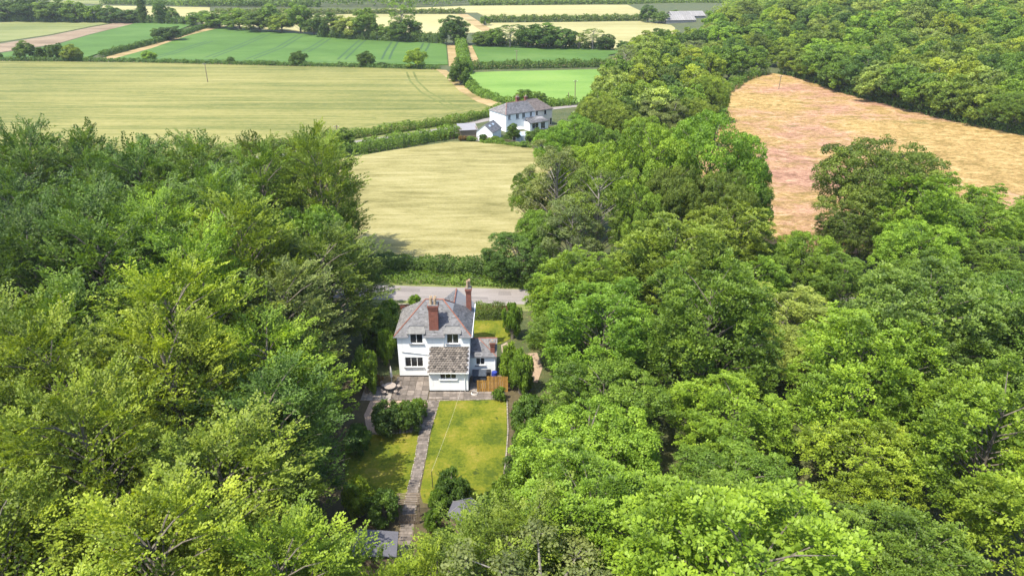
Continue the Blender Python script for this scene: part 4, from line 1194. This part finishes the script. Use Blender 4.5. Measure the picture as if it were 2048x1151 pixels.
def edging(name, pts, mat, w=.09, h=.1, step=.3):
    mb = MB(); rnd = random.Random(len(pts))
    for a, b in zip(pts, pts[1:]):
        n = max(1, int((b-a).length/step)); ang = math.atan2(b.y-a.y, b.x-a.x)
        for i in range(n):
            p = a.lerp(b, (i+.5)/n)
            mb.box(-step*.46, step*.46, -w, w, 0, h*rnd.uniform(.7,1.2), rnd.random(), Matrix.Translation((p.x, p.y, .02)) @ Matrix.Rotation(ang+rnd.uniform(-.06,.06), 4, 'Z'))
    o = mb.build(name, mat); return tag(o, kind='structure')
edging('stone_kerb', gp((735,868),(790,866),(825,863),(850,852)), STONE, .13, .14)
edging('stone_kerb', gp((1014,801),(1016,860),(1013,905),(1008,950)), STONE, .06, .12)
edging('stone_kerb', gp((874,801),(940,800),(1012,798)), STONE, .05, .1)

# ------------------------------------------------------------------ things in the garden
def fence(pts, h, bw, mat, label, post=None, heights=None, gap=.012):
    """close-boarded fence: every board and post a part of its own"""
    o = empty('board_fence', (pts[0].x, pts[0].y, 0), 0, label, 'fence')
    base = pts[0]; rnd = random.Random(4); k = 0
    for a, b in zip(pts, pts[1:]):
        L = (b-a).length; n = int(L/bw); ang = math.atan2(b.y-a.y, b.x-a.x)
        for i in range(n):
            p = a.lerp(b, (i+.5)/n) - base; hh = (heights[k] if heights else h) + rnd.uniform(-.015, .015)
            c = MB().box(-bw/2+gap/2, bw/2-gap/2, -.011, .011, 0, hh, rnd.random()).build('board', mat, o, (p.x, p.y, .03))
            c.rotation_euler = (0, 0, ang + rnd.uniform(-.02, .02))
        for i in range(int(L/1.8)+1):
            p = a.lerp(b, min(1, i*1.8/L)) - base
            c = MB().box(-.045, .045, .02, .11, -.1, (heights[k] if heights else h)-.05, .4).build('post', mat, o, (p.x, p.y, 0)); c.rotation_euler = (0, 0, ang)
        q0, q1 = a - base, b - base
        for z in (.35, 1.3): 
            M = Matrix.Translation((q0.x, q0.y, z)) @ Matrix.Rotation(ang, 4, 'Z')
            MB().box(0, L, .012, .05, 0, .08, .4, M).build('rail', mat, o)
        k += 1
    return o
fa, fm, fb = g(955,783), g(975,783), g(1016,783.5)
fence([fa, fm, fb], 1.8, .19, WOOD, 'orange-brown close-boarded fence screening the bins beside the cottage', heights=[1.45, 1.95])
t = empty('storage_bench', (-3.6, 65.6, .07), 0, 'dark slate-blue storage box under the annex window', 'storage box')
MB().box(-.72, .72, -.4, .4, 0, .85).build('body', DARKPLASTIC, t)
lid = MB(); lid.poly([(-.78,-.48,.86),(.78,-.48,.86),(.78,.45,1.12),(-.78,.45,1.12)]); lid.poly([(-.78,-.48,.82),(-.78,.45,1.08),(.78,.45,1.08),(.78,-.48,.82)])
for a, b in (((-.78,-.48),(.78,-.48)),((.78,-.48),(.78,.45)),((.78,.45),(-.78,.45)),((-.78,.45),(-.78,-.48))):
    za, zb = (.86 if a[1]<0 else 1.12), (.86 if b[1]<0 else 1.12); lid.poly([(*a, za-.04),(*b, zb-.04),(*b, zb),(*a, za)])
lid.build('lid', DARKPLASTIC, t)
def wheelie(x, y, mat, label):
    t = empty('wheeled_bin', (x, y, .07), .1, label, 'bin')
    b = MB(); v0 = [(-.2,-.22,.05),(.2,-.22,.05),(.2,.22,.05),(-.2,.22,.05)]; v1 = [(-.28,-.32,.95),(.28,-.32,.95),(.28,.3,.95),(-.28,.3,.95)]
    b.poly(v0[::-1]); b.poly(v1)
    for i in range(4): q=(i+1)%4; b.poly([v0[i],v0[q],v1[q],v1[i]])
    b.build('body', mat, t)
    MB().box(-.3,.3,-.34,.3,.955,1.02).build('lid', mat, t)
    MB().tube([(-.24,.36,.98),(.24,.36,.98)], .025, 6).build('handle', mat, t)
    for s in (-1,1): MB().tube([(s*.2,.24,.1),(s*.27,.24,.1)], .1, 10).build('wheel', BLACKPL, t)
wheelie(-2.62, 65.9, BLACKPL, 'black wheeled bin between the storage box and the blue barrel')
t = empty('water_barrel', (-1.95, 65.7, .07), 0, 'blue plastic barrel behind the board fence', 'barrel')
MB().lathe([(.27,0),(.33,.2),(.345,.5),(.33,.85),(.29,.98)], (0,0,0), 16).build('body', BLUEPL, t); MB().lathe([(.31,.98),(.31,1.03),(.1,1.05)], (0,0,0), 16).build('lid', BLUEPL, t)
t = empty('coiled_hose', (-4.05, 63.0, .09), 0, 'pale hose coiled in a ring on the paving by the fence', 'hose')
for k in range(3):
    MB().tube([(.36*math.cos(w)*(1-.05*k), .36*math.sin(w)*(1-.05*k), .03+.04*k) for w in [i*2*math.pi/20 for i in range(21)]], .022, 6, cap=False).build('coil', CANVAS, t)
# garden table with chairs and a folded parasol
tb = g(781, 783)
t = empty('garden_table', (tb.x, tb.y, .085), 0, 'round pale metal garden table on the shaded patio', 'table')
MB().lathe([(.02,.70),(.62,.70),(.66,.715),(.64,.74),(.02,.745)], (0,0,0), 20).build('table_top', METAL, t)
for k in range(3):
    w = k*2.09; MB().tube([(0,0,.68),(.12*math.cos(w),.12*math.sin(w),.35),(.42*math.cos(w),.42*math.sin(w),.0)], [.03,.025,.025], 6).build('leg', DARKMETAL, t)
for i, (w, lb) in enumerate(((-2.2,'front corner by the gravel'),(-.75,'front corner by the cottage'),(.5,'side by the cottage wall'),(2.6,'side by the wood'))):
    cx, cy_ = tb.x + .95*math.cos(w), tb.y + .95*math.sin(w)
    c = empty('garden_chair', (cx, cy_, .085), w + math.pi/2, f'pale metal garden chair at the {lb} of the round table', 'chair', 'chairs around the garden table')
    MB().lathe([(.02,.42),(.21,.42),(.22,.44),(.02,.46)], (0,0,0), 14).build('seat', METAL, c)
    for sx in (-.15,.15):
        for sy in (-.15,.15): MB().tube([(sx,sy,.43),(sx*1.25,sy*1.25,0)], .014, 5).build('leg', DARKMETAL, c)
    bk = MB(); bk.tube([(-.19,-.17,.43),(-.2,-.24,.72),(-.1,-.26,.88),(.1,-.26,.88),(.2,-.24,.72),(.19,-.17,.43)], .016, 5)
    for x in (-.1,-.03,.03,.1): bk.tube([(x,-.2,.45),(x,-.255,.86)], .012, 4)
    bk.build('backrest', METAL, c)
pz = g(783, 772)
t = empty('folded_parasol', (pz.x, pz.y+.35, .085), 0, 'folded white parasol standing behind the garden table', 'parasol')
MB().lathe([(.25,0),(.25,.06),(.05,.09),(.03,.3)], (0,0,0), 14).build('base', STONE, t); MB().tube([(0,0,.1),(0,0,2.3)], .022, 6).build('pole', UPVC, t)
MB().lathe([(.06,.85),(.15,.95),(.13,1.5),(.08,2.0),(.03,2.3)], (0,0,0), 8).build('canopy', CANVAS, t)
# washing line
pb_ = g(866, 976)
t = empty('washing_line', (pb_.x, pb_.y, 0), 0, 'dark washing line post on the lawn with a pale line to the cottage', 'washing line')
MB().tube([(0,0,-.1),(-.03,0,1.95)], [.035,.03], 7).build('post', DARKMETAL, t)
en = Vector((-4.95, 63.4, 2.15)) - pb_
MB().tube([(-.03,0,1.93)] + [Vector((-.03,0,1.93)).lerp(en, s) - Vector((0,0,.35*4*s*(1-s))) for s in (.15,.3,.45,.6,.75,.9)] + [en], .007, 4).build('line', CANVAS, t)
# timber arch with gate
pg = g(820, 1040)
t = empty('timber_arch', (pg.x, pg.y, 0), .05, 'weathered timber garden arch with slatted top and picket gate over the path', 'arch')
for sx in (-.78,.78):
    for sy in (-.4,.45): MB().box(sx-.05,sx+.05,sy-.05,sy+.05,-.1,2.2,.5).build('post', GREYWOOD, t)
    MB().box(sx-.03,sx+.03,-.65,.7,2.2,2.3,.5).build('beam', GREYWOOD, t)
    for z in (.5,1.0,1.5): MB().box(sx-.018,sx+.018,-.35,.4,z,z+.05,.6).build('side_rail', GREYWOOD, t)
for k in range(7): MB().box(-.98,.98,-.58+k*.2,-.53+k*.2,2.302,2.36,.2+.1*k).build('slat', GREYWOOD, t)
gt_ = MB(); gt_.box(-.7,.7,-.46,-.42,.25,.33,.5); gt_.box(-.7,.7,-.46,-.42,.95,1.03,.5)
gate = gt_.build('gate', GREYWOOD, t)
for k in range(10): MB().box(-.66+k*.14,-.58+k*.14,-.49,-.463,.08,1.15,.2+.06*k).build('picket', GREYWOOD, gate)
# flat-roofed shed
c = [g(u, v, 2.25) for u, v in ((712,1056),(797,1062),(793,1112),(703,1112))]
t = empty('garden_shed', (0, 0, 0), 0, 'shed with a flat grey felt roof beside the lower path', 'shed')
r = MB(); r.poly([(p.x, p.y, 2.25) for p in c]); r.poly([(p.x, p.y, 2.15) for p in c][::-1])
for i in range(4): q=(i+1)%4; r.poly([(c[i].x,c[i].y,2.15),(c[q].x,c[q].y,2.15),(c[q].x,c[q].y,2.25),(c[i].x,c[i].y,2.25)])
r.build('roof', FELT, t)
ce = sum((Vector(p) for p in c), Vector()) / 4; ins = [ce + (p-ce)*.93 for p in c]
for i in range(4):
    a, b = ins[i], ins[(i+1)%4]; n = max(3, int((b-a).length/.3)); w_ = MB()
    for k in range(n):
        p, q = a.lerp(b, (k+.02)/n), a.lerp(b, (k+.98)/n); w_.poly([(p.x,p.y,0),(q.x,q.y,0),(q.x,q.y,2.15),(p.x,p.y,2.15)], random.random())
    w_.build('wall', GREYWOOD, t)
# summerhouse with pyramid roof
ap = g(931, 1001, 3.1)
t = empty('summerhouse', (ap.x, ap.y, 0), .3, 'small summerhouse with a pointed grey felt roof among the shrubs', 'summerhouse')
n = 6; Rr = 1.55
ring = [(Rr*math.cos(2*math.pi*k/n), Rr*math.sin(2*math.pi*k/n), 2.1) for k in range(n)]
rt = None
for k in range(n):
    a, b = ring[k], ring[(k+1)%n]; o = MB(); o.poly([a, b, (0,0,3.1)]); o.poly([(a[0],a[1],2.04),(0,0,3.0),(b[0],b[1],2.04)]); o.poly([(a[0],a[1],2.04),(b[0],b[1],2.04),b,a]); o.build('roof', FELT, t)
    w_ = MB(); s=.86; w_.poly([(a[0]*s,a[1]*s,0),(b[0]*s,b[1]*s,0),(b[0]*s,b[1]*s,2.2),(a[0]*s,a[1]*s,2.2)], .5); w_.build('wall', GREYWOOD, t)
for k in range(n): MB().tube([ring[k], (0,0,3.12)], .04, 5).build('hip_strip', LEAD, t)
# low brick wall along the lane
def brick_wall(pts, h, label):
    mb = MB()
    for a, b in zip(pts, pts[1:]):
        ang = math.atan2(b.y-a.y, b.x-a.x); mb.box(0, (b-a).length, -.11, .11, -.1, h, .5, Matrix.Translation(a) @ Matrix.Rotation(ang, 4, 'Z'))
    o = mb.build('garden_wall', BRICK); tag(o, label, 'wall')
    cp = MB()
    for a, b in zip(pts, pts[1:]):
        n = int((b-a).length/.45); ang = math.atan2(b.y-a.y, b.x-a.x)
        for i in range(n): 
            p = a.lerp(b, i/n); cp.box(.01, (b-a).length/n-.01, -.15, .15, h+.003, h+.07, random.random(), Matrix.Translation(p) @ Matrix.Rotation(ang, 4, 'Z'))
    tag(cp.build('coping', STONE, o), kind='stuff')
brick_wall(gp((783,618),(845,617)), .7, 'low brick wall along the lane behind the cottage chimney')
brick_wall(gp((952,617),(1000,619),(1022,620)), .7, 'low brick wall along the lane behind the clipped hedge')

# shrubs and small trees of the garden
G_ = dict(group='garden shrubs', name='shrub', cat='shrub')
for a in ((776,808,864,60,'shrub','deep green','dark rounded evergreen shrub on the gravel bed'),
          (818,806,858,56,'shrub','dark green','dark spreading shrub beside the garden path'),
          (790,806,842,20,'small_conifer','deep green','small dark cone-shaped shrub behind the rounded evergreen'),
          (838,798,835,34,'shrub','mid green','leafy border shrub at the terrace corner'),
          (1025,605,676,34,'shrub','bright green','tall clipped vivid green column shrub on the front lawn'),
          (905,945,1012,66,'shrub','dark green','dark loose shrub beside the arch'),
          (880,978,1030,40,'shrub','mid green','bushy shrub between the path and the dark loose shrub'),
          (1022,690,768,44,'shrub','fresh green','fresh green bush beside the annex wall'),
          (1042,705,785,46,'shrub','mid green','taller bush next to the sandy drive'),
          (1058,790,870,70,'shrub','dark green','dark glossy laurel at the top of the lawn border'),
          (1052,855,925,56,'shrub','mid green','green shrub half way down the lawn border'),
          (1045,915,985,70,'shrub','dark green','dark shrub towards the bottom of the lawn border'),
          (1020,960,1040,84,'shrub','mid green','rounded shrub at the foot of the lawn'),
          (985,985,1045,46,'shrub','dark green','dark shrub just above the summerhouse'),
          (770,985,1045,66,'shrub','dark green','dark dome shrub on the wood side of the arch'),
          (720,960,1030,60,'shrub','yellow-green','yellowish shrub behind the dark dome by the arch'),
          (868,1020,1068,36,'shrub','mid green','shrub pressed against the arch on the summerhouse side'),
          (895,1060,1110,50,'shrub','dark green','low shrub in front of the summerhouse'),
          (780,600,660,40,'shrub','bright green','bright shrub by the lane at the cottage corner'),
          (765,620,700,72,'shrub','mid green','green shrub against the wood behind the cottage'),
          (776,655,730,34,'shrub','bright green','bright shrub along the cottage side wall'),
          (735,700,785,46,'shrub','mid green','leafy shrub at the patio edge by the wood'),
          (757,750,772,20,'shrub','russet','small reddish shrub behind the garden table'),
          (830,590,616,24,'shrub','bright green','small bright shrub on the lane wall'),
          (722,850,905,44,'shrub','dark green','dark shrub where the wood meets the lower lawn'),
          (1000,775,800,24,'shrub','mid green','small plant at the end of the board fence')):
    tree_bt(*a[:4], a[4], a[5], a[6], **G_)

# ------------------------------------------------------------------ the white terraced house by the second lane
C0 = g(1012, 264)
th = empty('terraced_house', C0, math.radians(34), 'long white and cream terraced house with grey and brown hipped roofs beyond the barley', 'house')
LT, DT, EZ2, RZ2 = 14.9, 8.0, 4.5, 6.6
wins = [(.7,1.5,3.1,4.3),(3.2,4.1,3.0,4.35),(5.2,6.1,3.0,4.35),(7.7,8.4,3.1,4.35)]
mb = MB(); wall_y(mb, 0, 9.4, 0, EZ2, 0, .3, wins); mb.box(0, .3, .3, DT, 0, EZ2); mb.box(0, 9.4, DT-.3, DT-.003, 0, EZ2); mb.build('wall', WHITE, th)
for h_ in wins: window(th, h_, 0, 2)
wins2 = [(9.5,10.2,3.1,4.4),(12.2,13.0,3.1,4.4),(12.8,13.4,.9,1.8),(14.2,14.9,.1,2.0)]
mb = MB(); wall_y(mb, 9.4, LT, 0, EZ2, -.25, .3, wins2); mb.box(LT-.3, LT, .05, DT, 0, EZ2); mb.box(9.4, LT, DT-.3, DT, 0, EZ2); tag(mb.build('wall', CREAM, th), 'cream rendered end wall')
for h_ in wins2: window(th, h_, -.25, 1)
rr0 = dict(w=.45, expo=.35, thick=.03)
hy = DT/2
rf = roof_plane([(-.2,-.25,EZ2),(9.3,-.25,EZ2),(9.3,hy,RZ2),(2.8,hy,RZ2)], SLATE, th, seed=21, **rr0)
roof_plane([(-.2,DT+.2,EZ2),(-.2,-.25,EZ2),(2.8,hy,RZ2)], OLD_SUNLIT_SLATE, th, seed=22, **rr0)  # left hip end takes the lighter slate tone
roof_plane([(9.3,DT+.2,EZ2),(-.2,DT+.2,EZ2),(2.8,hy,RZ2),(9.3,hy,RZ2)], SLATE, th, seed=23, **rr0)
roof_plane([(9.32,-.5,EZ2),(LT+.2,-.5,EZ2),(12.6,hy,RZ2+.15),(9.32,hy,RZ2+.15)], BROWNTILE, th, seed=24, **rr0)
roof_plane([(LT+.2,-.5,EZ2),(LT+.2,DT+.2,EZ2),(12.6,hy,RZ2+.15)], BROWNTILE, th, seed=25, **rr0)
roof_plane([(LT+.2,DT+.2,EZ2),(9.32,DT+.2,EZ2),(9.32,hy,RZ2+.15),(12.6,hy,RZ2+.15)], BROWNTILE, th, seed=26, **rr0)
ridge(rf, [(-.2,-.25,EZ2),(2.8,hy,RZ2),(9.3,hy,RZ2)]); ridge(rf, [(9.32,hy,RZ2+.16),(12.6,hy,RZ2+.16),(LT+.2,-.5,EZ2)], mat=BROWNTILE)
chimney(th, 6.6, hy+.4, RZ2-.6, RZ2+1.1, .8, .6, [(-.2,0),(.2,0)], .12, .5)
chimney(th, 9.5, hy+.6, RZ2-.6, RZ2+.9, .7, .5, [(0,0)], .12, .4)
po = MB(); wall_y(po, 5.6, 11.6, 0, 2.2, -3.0, .2, [(6.3,8.4,.6,1.9),(9.2,10.6,.2,1.9)]); po.box(5.6,5.8,-2.8,-.003,0,2.2); po.box(11.4,11.6,-2.8,-.26,0,2.2); po.build('porch_wall', WHITE, th)
for h_ in ((6.3,8.4,.6,1.9),(9.2,10.6,.2,1.9)): window(th, h_, -3.0, 2)
roof_plane([(5.4,-3.25,2.15),(11.8,-3.25,2.15),(11.2,-.27,3.0),(6.0,-.03,3.0)], SLATE, th, seed=27, name='porch_roof', **rr0)
# outbuilding with white gable
OB = g(953.5, 281)
ob = empty('white_outbuilding', OB, math.radians(-20), 'white outbuilding with dark slate roof and skylights beside the terraced house', 'outbuilding')
w_, l_, e_, r_ = 4.3, 6.0, 2.3, 4.1
mb = MB(); mb.poly([(0,0,0),(w_,0,0),(w_,0,e_),(w_/2,0,r_),(0,0,e_)]); mb.poly([(0,l_,0),(w_,l_,0),(w_,l_,e_),(w_/2,l_,r_),(0,l_,e_)])
mb.poly([(0,0,0),(0,l_,0),(0,l_,e_),(0,0,e_)]); mb.poly([(w_,0,0),(w_,l_,0),(w_,l_,e_),(w_,0,e_)]); mb.build('wall', WHITE, ob)
rs = roof_plane([(w_+.15,-.15,e_-.05),(w_+.15,l_+.15,e_-.05),(w_/2,l_+.15,r_+.05),(w_/2,-.15,r_+.05)], SLATE, ob, seed=31, **rr0)
roof_plane([(-.15,l_+.15,e_-.05),(-.15,-.15,e_-.05),(w_/2,-.15,r_+.05),(w_/2,l_+.15,r_+.05)], SLATE, ob, seed=32, **rr0)
for y in (1.6, 3.8):
    MB().box(-.3,.3,-.45,.45,0,.08,.5, Matrix.Translation((w_*.68, y, e_+(r_-e_)*.64+.09)) @ Matrix.Rotation(math.atan2(r_-e_, w_/2), 4, 'Y')).build('skylight', PALEGLASS, rs)
# low garage
GA = g(921, 276)
ga = empty('low_garage', GA, math.radians(12), 'low garage with a pale grey mono-pitch roof beside the lane hedge', 'garage')
mb = MB(); mb.box(0,4.4,0,.2,0,1.9); mb.box(0,.2,.2,5,0,2.3); mb.box(4.2,4.4,.2,5,0,2.3); mb.box(0,4.4,4.8,5,0,2.5); mb.build('wall', GREYWOOD, ga)
r = MB(); a = [(-.2,-.3,2.0),(4.6,-.3,2.0),(4.6,5.2,2.55),(-.2,5.2,2.55)]; r.poly(a); r.poly([(x,y,z-.1) for x,y,z in a][::-1])
for i in range(4): q=(i+1)%4; r.poly([(*a[i][:2],a[i][2]-.1),(*a[q][:2],a[q][2]-.1),a[q],a[i]])
r.build('roof', plain('pale_grey_roof', (.20,.195,.205), .7, .1, 2), ga)
# brick store, greenhouse, parasol, pots
BS = g(899, 277); bs = empty('brick_store', BS, math.radians(10), 'tiny brick store at the end of the barley hedge', 'store')
MB().box(0,1.4,0,1.2,0,1.5).build('wall', BRICK, bs); MB().box(-.1,1.5,-.1,1.3,1.503,1.6).build('roof', BROWNTILE, bs)
for i, (u, v, lb) in enumerate(((885,279,'reddish garden bush outermost along the yard edge'),(893,278,'reddish garden bush beside the brick store'),(922,281,'reddish bush in front of the low garage'),(930,281,'second reddish bush in front of the low garage'))):
    tree_bt(u, v-9, v, 10, 'shrub', 'russet', lb, **G_)
GH = g(1032, 285); gh = empty('greenhouse', GH, math.radians(20), 'small glass greenhouse in the back garden of the terraced house', 'greenhouse')
fr = MB()
for x in (0,1.1,2.2,3.3):
    for y in (0,2.4): fr.box(x-.03,x+.03,y-.03,y+.03,0,1.5)
    fr.tube([(x,0,1.5),(x,1.2,2.3),(x,2.4,1.5)], .035, 4)
fr.tube([(0,1.2,2.3),(3.3,1.2,2.3)], .04, 4); fr.build('frame', UPVC, gh)
for k in range(3):
    x0_, x1_ = k*1.1+.04, k*1.1+1.06
    for s in (0, 2.4):
        MB().box(x0_,x1_,s-.01,s+.01,.05,1.48).build('pane', PALEGLASS, gh)
        p = MB(); ys = (s, 1.2); p.poly([(x0_,ys[0],1.53),(x1_,ys[0],1.53),(x1_,ys[1],2.3),(x0_,ys[1],2.3)]); p.build('pane', PALEGLASS, gh)
PS = g(1040, 271); t = empty('garden_parasol', PS, 0, 'open white parasol in the back garden of the terraced house', 'parasol')
MB().tube([(0,0,0),(0,0,2.3)], .03, 6).build('pole', UPVC, t); MB().lathe([(1.25,1.9),(1.2,1.93),(.6,2.2),(.02,2.42)], (0,0,0), 8).build('canopy', CANVAS, t)
for a in ((1028,248,284,26,'far','dark green','dark tree in front of the terraced house facade'),
          (966,268,284,14,'shrub','dark green','dark bush against the white outbuilding gable'),
          (990,272,286,19,'shrub','mid green','bush at the outbuilding corner'),
          (1060,262,282,24,'shrub','mid green','bush beside the porch of the terraced house'),
          (1015,270,287,18,'shrub','dark green','dark bush before the porch corner of the terraced house'),
          (1075,258,286,30,'shrub','dark green','large dark bush at the cream end of the terraced house'),
          (942,272,283,18,'shrub','mid green','green bush between the low garage and the outbuilding'),
          (978,276,287,14,'shrub','mid green','small bush under the outbuilding gable'),
          (1050,282,296,22,'shrub','mid green','bush behind the rail fence near the greenhouse'),
          (1000,276,289,20,'shrub','mid green','low bush along the garden fence of the terraced house')):
    tree_bt(*a[:4], a[4], a[5], a[6], **G_)
def rail_fence(pts, label):
    o = empty('rail_fence', (pts[0].x, pts[0].y, 0), 0, label, 'fence')
    for a, b in zip(pts, pts[1:]):
        n = max(1, round((b-a).length/2)); 
        for i in range(n+1):
            p = a.lerp(b, i/n) - pts[0]; MB().box(-.07,.07,-.07,.07,-.1,1.3,.4).build('post', GREYWOOD, o, (p.x, p.y, 0))
        for z in (.5,.85,1.2):
            q0, q1 = a - pts[0], b - pts[0]; MB().tube([(q0.x,q0.y,z),(q1.x,q1.y,z)], .05, 4).build('rail', GREYWOOD, o)
rail_fence(gp((955,283),(990,286),(1030,292),(1066,300)), 'grey post and rail fence between the barley and the terraced house garden')

# farm barns far off
def barn(u, v, L, D, e, r, rz, label, wm, rm):
    o = empty('farm_barn', g(u, v), rz, label, 'barn', 'barns of the far farm')
    m = MB(); m.poly([(0,0,0),(L,0,0),(L,0,e),(0,0,e)]); m.poly([(0,D,0),(L,D,0),(L,D,e),(0,D,e)])
    for x in (0, L): m.poly([(x,0,0),(x,D,0),(x,D,e),(x,D/2,r),(x,0,e)])
    m.build('wall', wm, o)
    for s in (0, 1):
        y = -.4 if s == 0 else D+.4; p = MB(); a = [(-.4,y,e-.1),(L+.4,y,e-.1),(L+.4,D/2,r+.05),(-.4,D/2,r+.05)]
        n = 14
        for k in range(n):
            f = lambda t, lo, hi: Vector(lo).lerp(Vector(hi), t)
            q = [f(k/n, a[0], a[1]), f((k+.9)/n, a[0], a[1]), f((k+.9)/n, a[3], a[2]), f(k/n, a[3], a[2])]; p.poly(q, random.random()); p.poly([w+Vector((0,0,-.08)) for w in q][::-1])
        p.build('roof', rm, o)
SHEET = plain('pale_barn_sheet', (.22, .21, .20), .6, .12, .5, tint=.12)
barn(1332, 49, 20, 11, 2.6, 5.0, .15, 'pale grey farm barn in front of the other barn', SHEET, SHEET)
barn(1345, 42, 24, 12, 3.0, 5.6, .22, 'longer pale grey farm barn set behind', SHEET, SHEET)

# poles in the fields
def pole(u, vt, vb, label, arm=True):
    b = g(u, vb); d = sight(u, vt); H = CAM_H + d.z * b.y / d.y
    o = empty('utility_pole', b, random.uniform(-.4,.4), label, 'pole', 'utility poles in the fields')
    MB().tube([(0,0,-.2),(random.uniform(-.15,.15),0,H)], [.15,.11], 7).build('post', GREYWOOD, o)
    if arm:
        a = MB().box(-.7,.7,-.05,.05,H-.5,H-.38,.4).build('cross_arm', GREYWOOD, o)
        for x in (-.6,0,.6): MB().lathe([(.04,0),(.06,.08),(.03,.16)], (x,0,H-.38), 6).build('insulator', UPVC, a)
pole(416,126,167,'leaning pole standing out in the big wheat field')
pole(677,250,292,'pole beside the pointed tree in the barley hedge')
pole(1033,100,134,'thin pole on the dark hedge above the bright pasture')
pole(1150,160,196,'taller pole in the corner of the bright pasture')
pole(1137,185,208,'shorter pole at the pasture corner hedge', False)
pole(1557,150,180,'pole near the far corner of the pink meadow')
pole(1149,62,97,'pole among the short row of dark trees')

hedge([(p.x + .8, p.y + 1.2) for p in edge], 3.2, 3.0, .42, 16, 'dark green', 'dark undergrowth along the foot of the wood beyond the pink meadow', name='undergrowth', seed=31, rough=.4)
hedge(gp((1440,262),(1436,225),(1448,190),(1490,160),(1530,150)), 3.0, 2.6, .42, 16, 'mid green', 'scrubby undergrowth between the belt and the pink meadow', name='undergrowth', seed=32, rough=.4)
for a in ((775,1150,9.5,3.0,'yellow-green','sunlit beech whose top covers the lower shed'),(545,1075,13,4.8,'yellow-green','bright beech at the bottom edge next to the shed'),
          (870,1135,10,3.4,'yellow-green','low beech top rising over the end of the path'),(965,1075,11,4.4,'olive','olive tree top over the foot of the summerhouse'),(1050,1020,11,4.4,'olive','olive tree beside the summerhouse shrubs')):
    tree_top(*a[:4], 'beech', a[4], a[5], group='beeches of the wood west of the garden', name='beech_tree')

tree_bt(1590, 466, 610, 130, 'oak', 'fresh green', 'fresh green tree filling the near corner of the pink meadow', **B)
tree_bt(1525, 500, 625, 100, 'oak', 'mid green', 'mid green tree between the olive ash and the meadow corner', **B)

# ------------------------------------------------------------------ summer haze
mb = MB(); mb.box(-6100, 6100, -500, 9100, -1.5, 46.5)
hz = mb.build('haze', None)
hm = bpy.data.materials.new('haze_air'); hm.use_nodes = True; nt = hm.node_tree; nt.nodes.clear()
out = nt.nodes.new('ShaderNodeOutputMaterial'); pv = nt.nodes.new('ShaderNodeVolumePrincipled')
pv.inputs['Color'].default_value = (.86, .93, 1.0, 1); pv.inputs['Density'].default_value = .00010; pv.inputs['Anisotropy'].default_value = .2
nt.links.new(pv.outputs[0], out.inputs['Volume'])
hz.data.materials.append(hm); tag(hz, 'thin summer haze over the fields', 'haze', kind='stuff')
cy.volume_bounces = 0
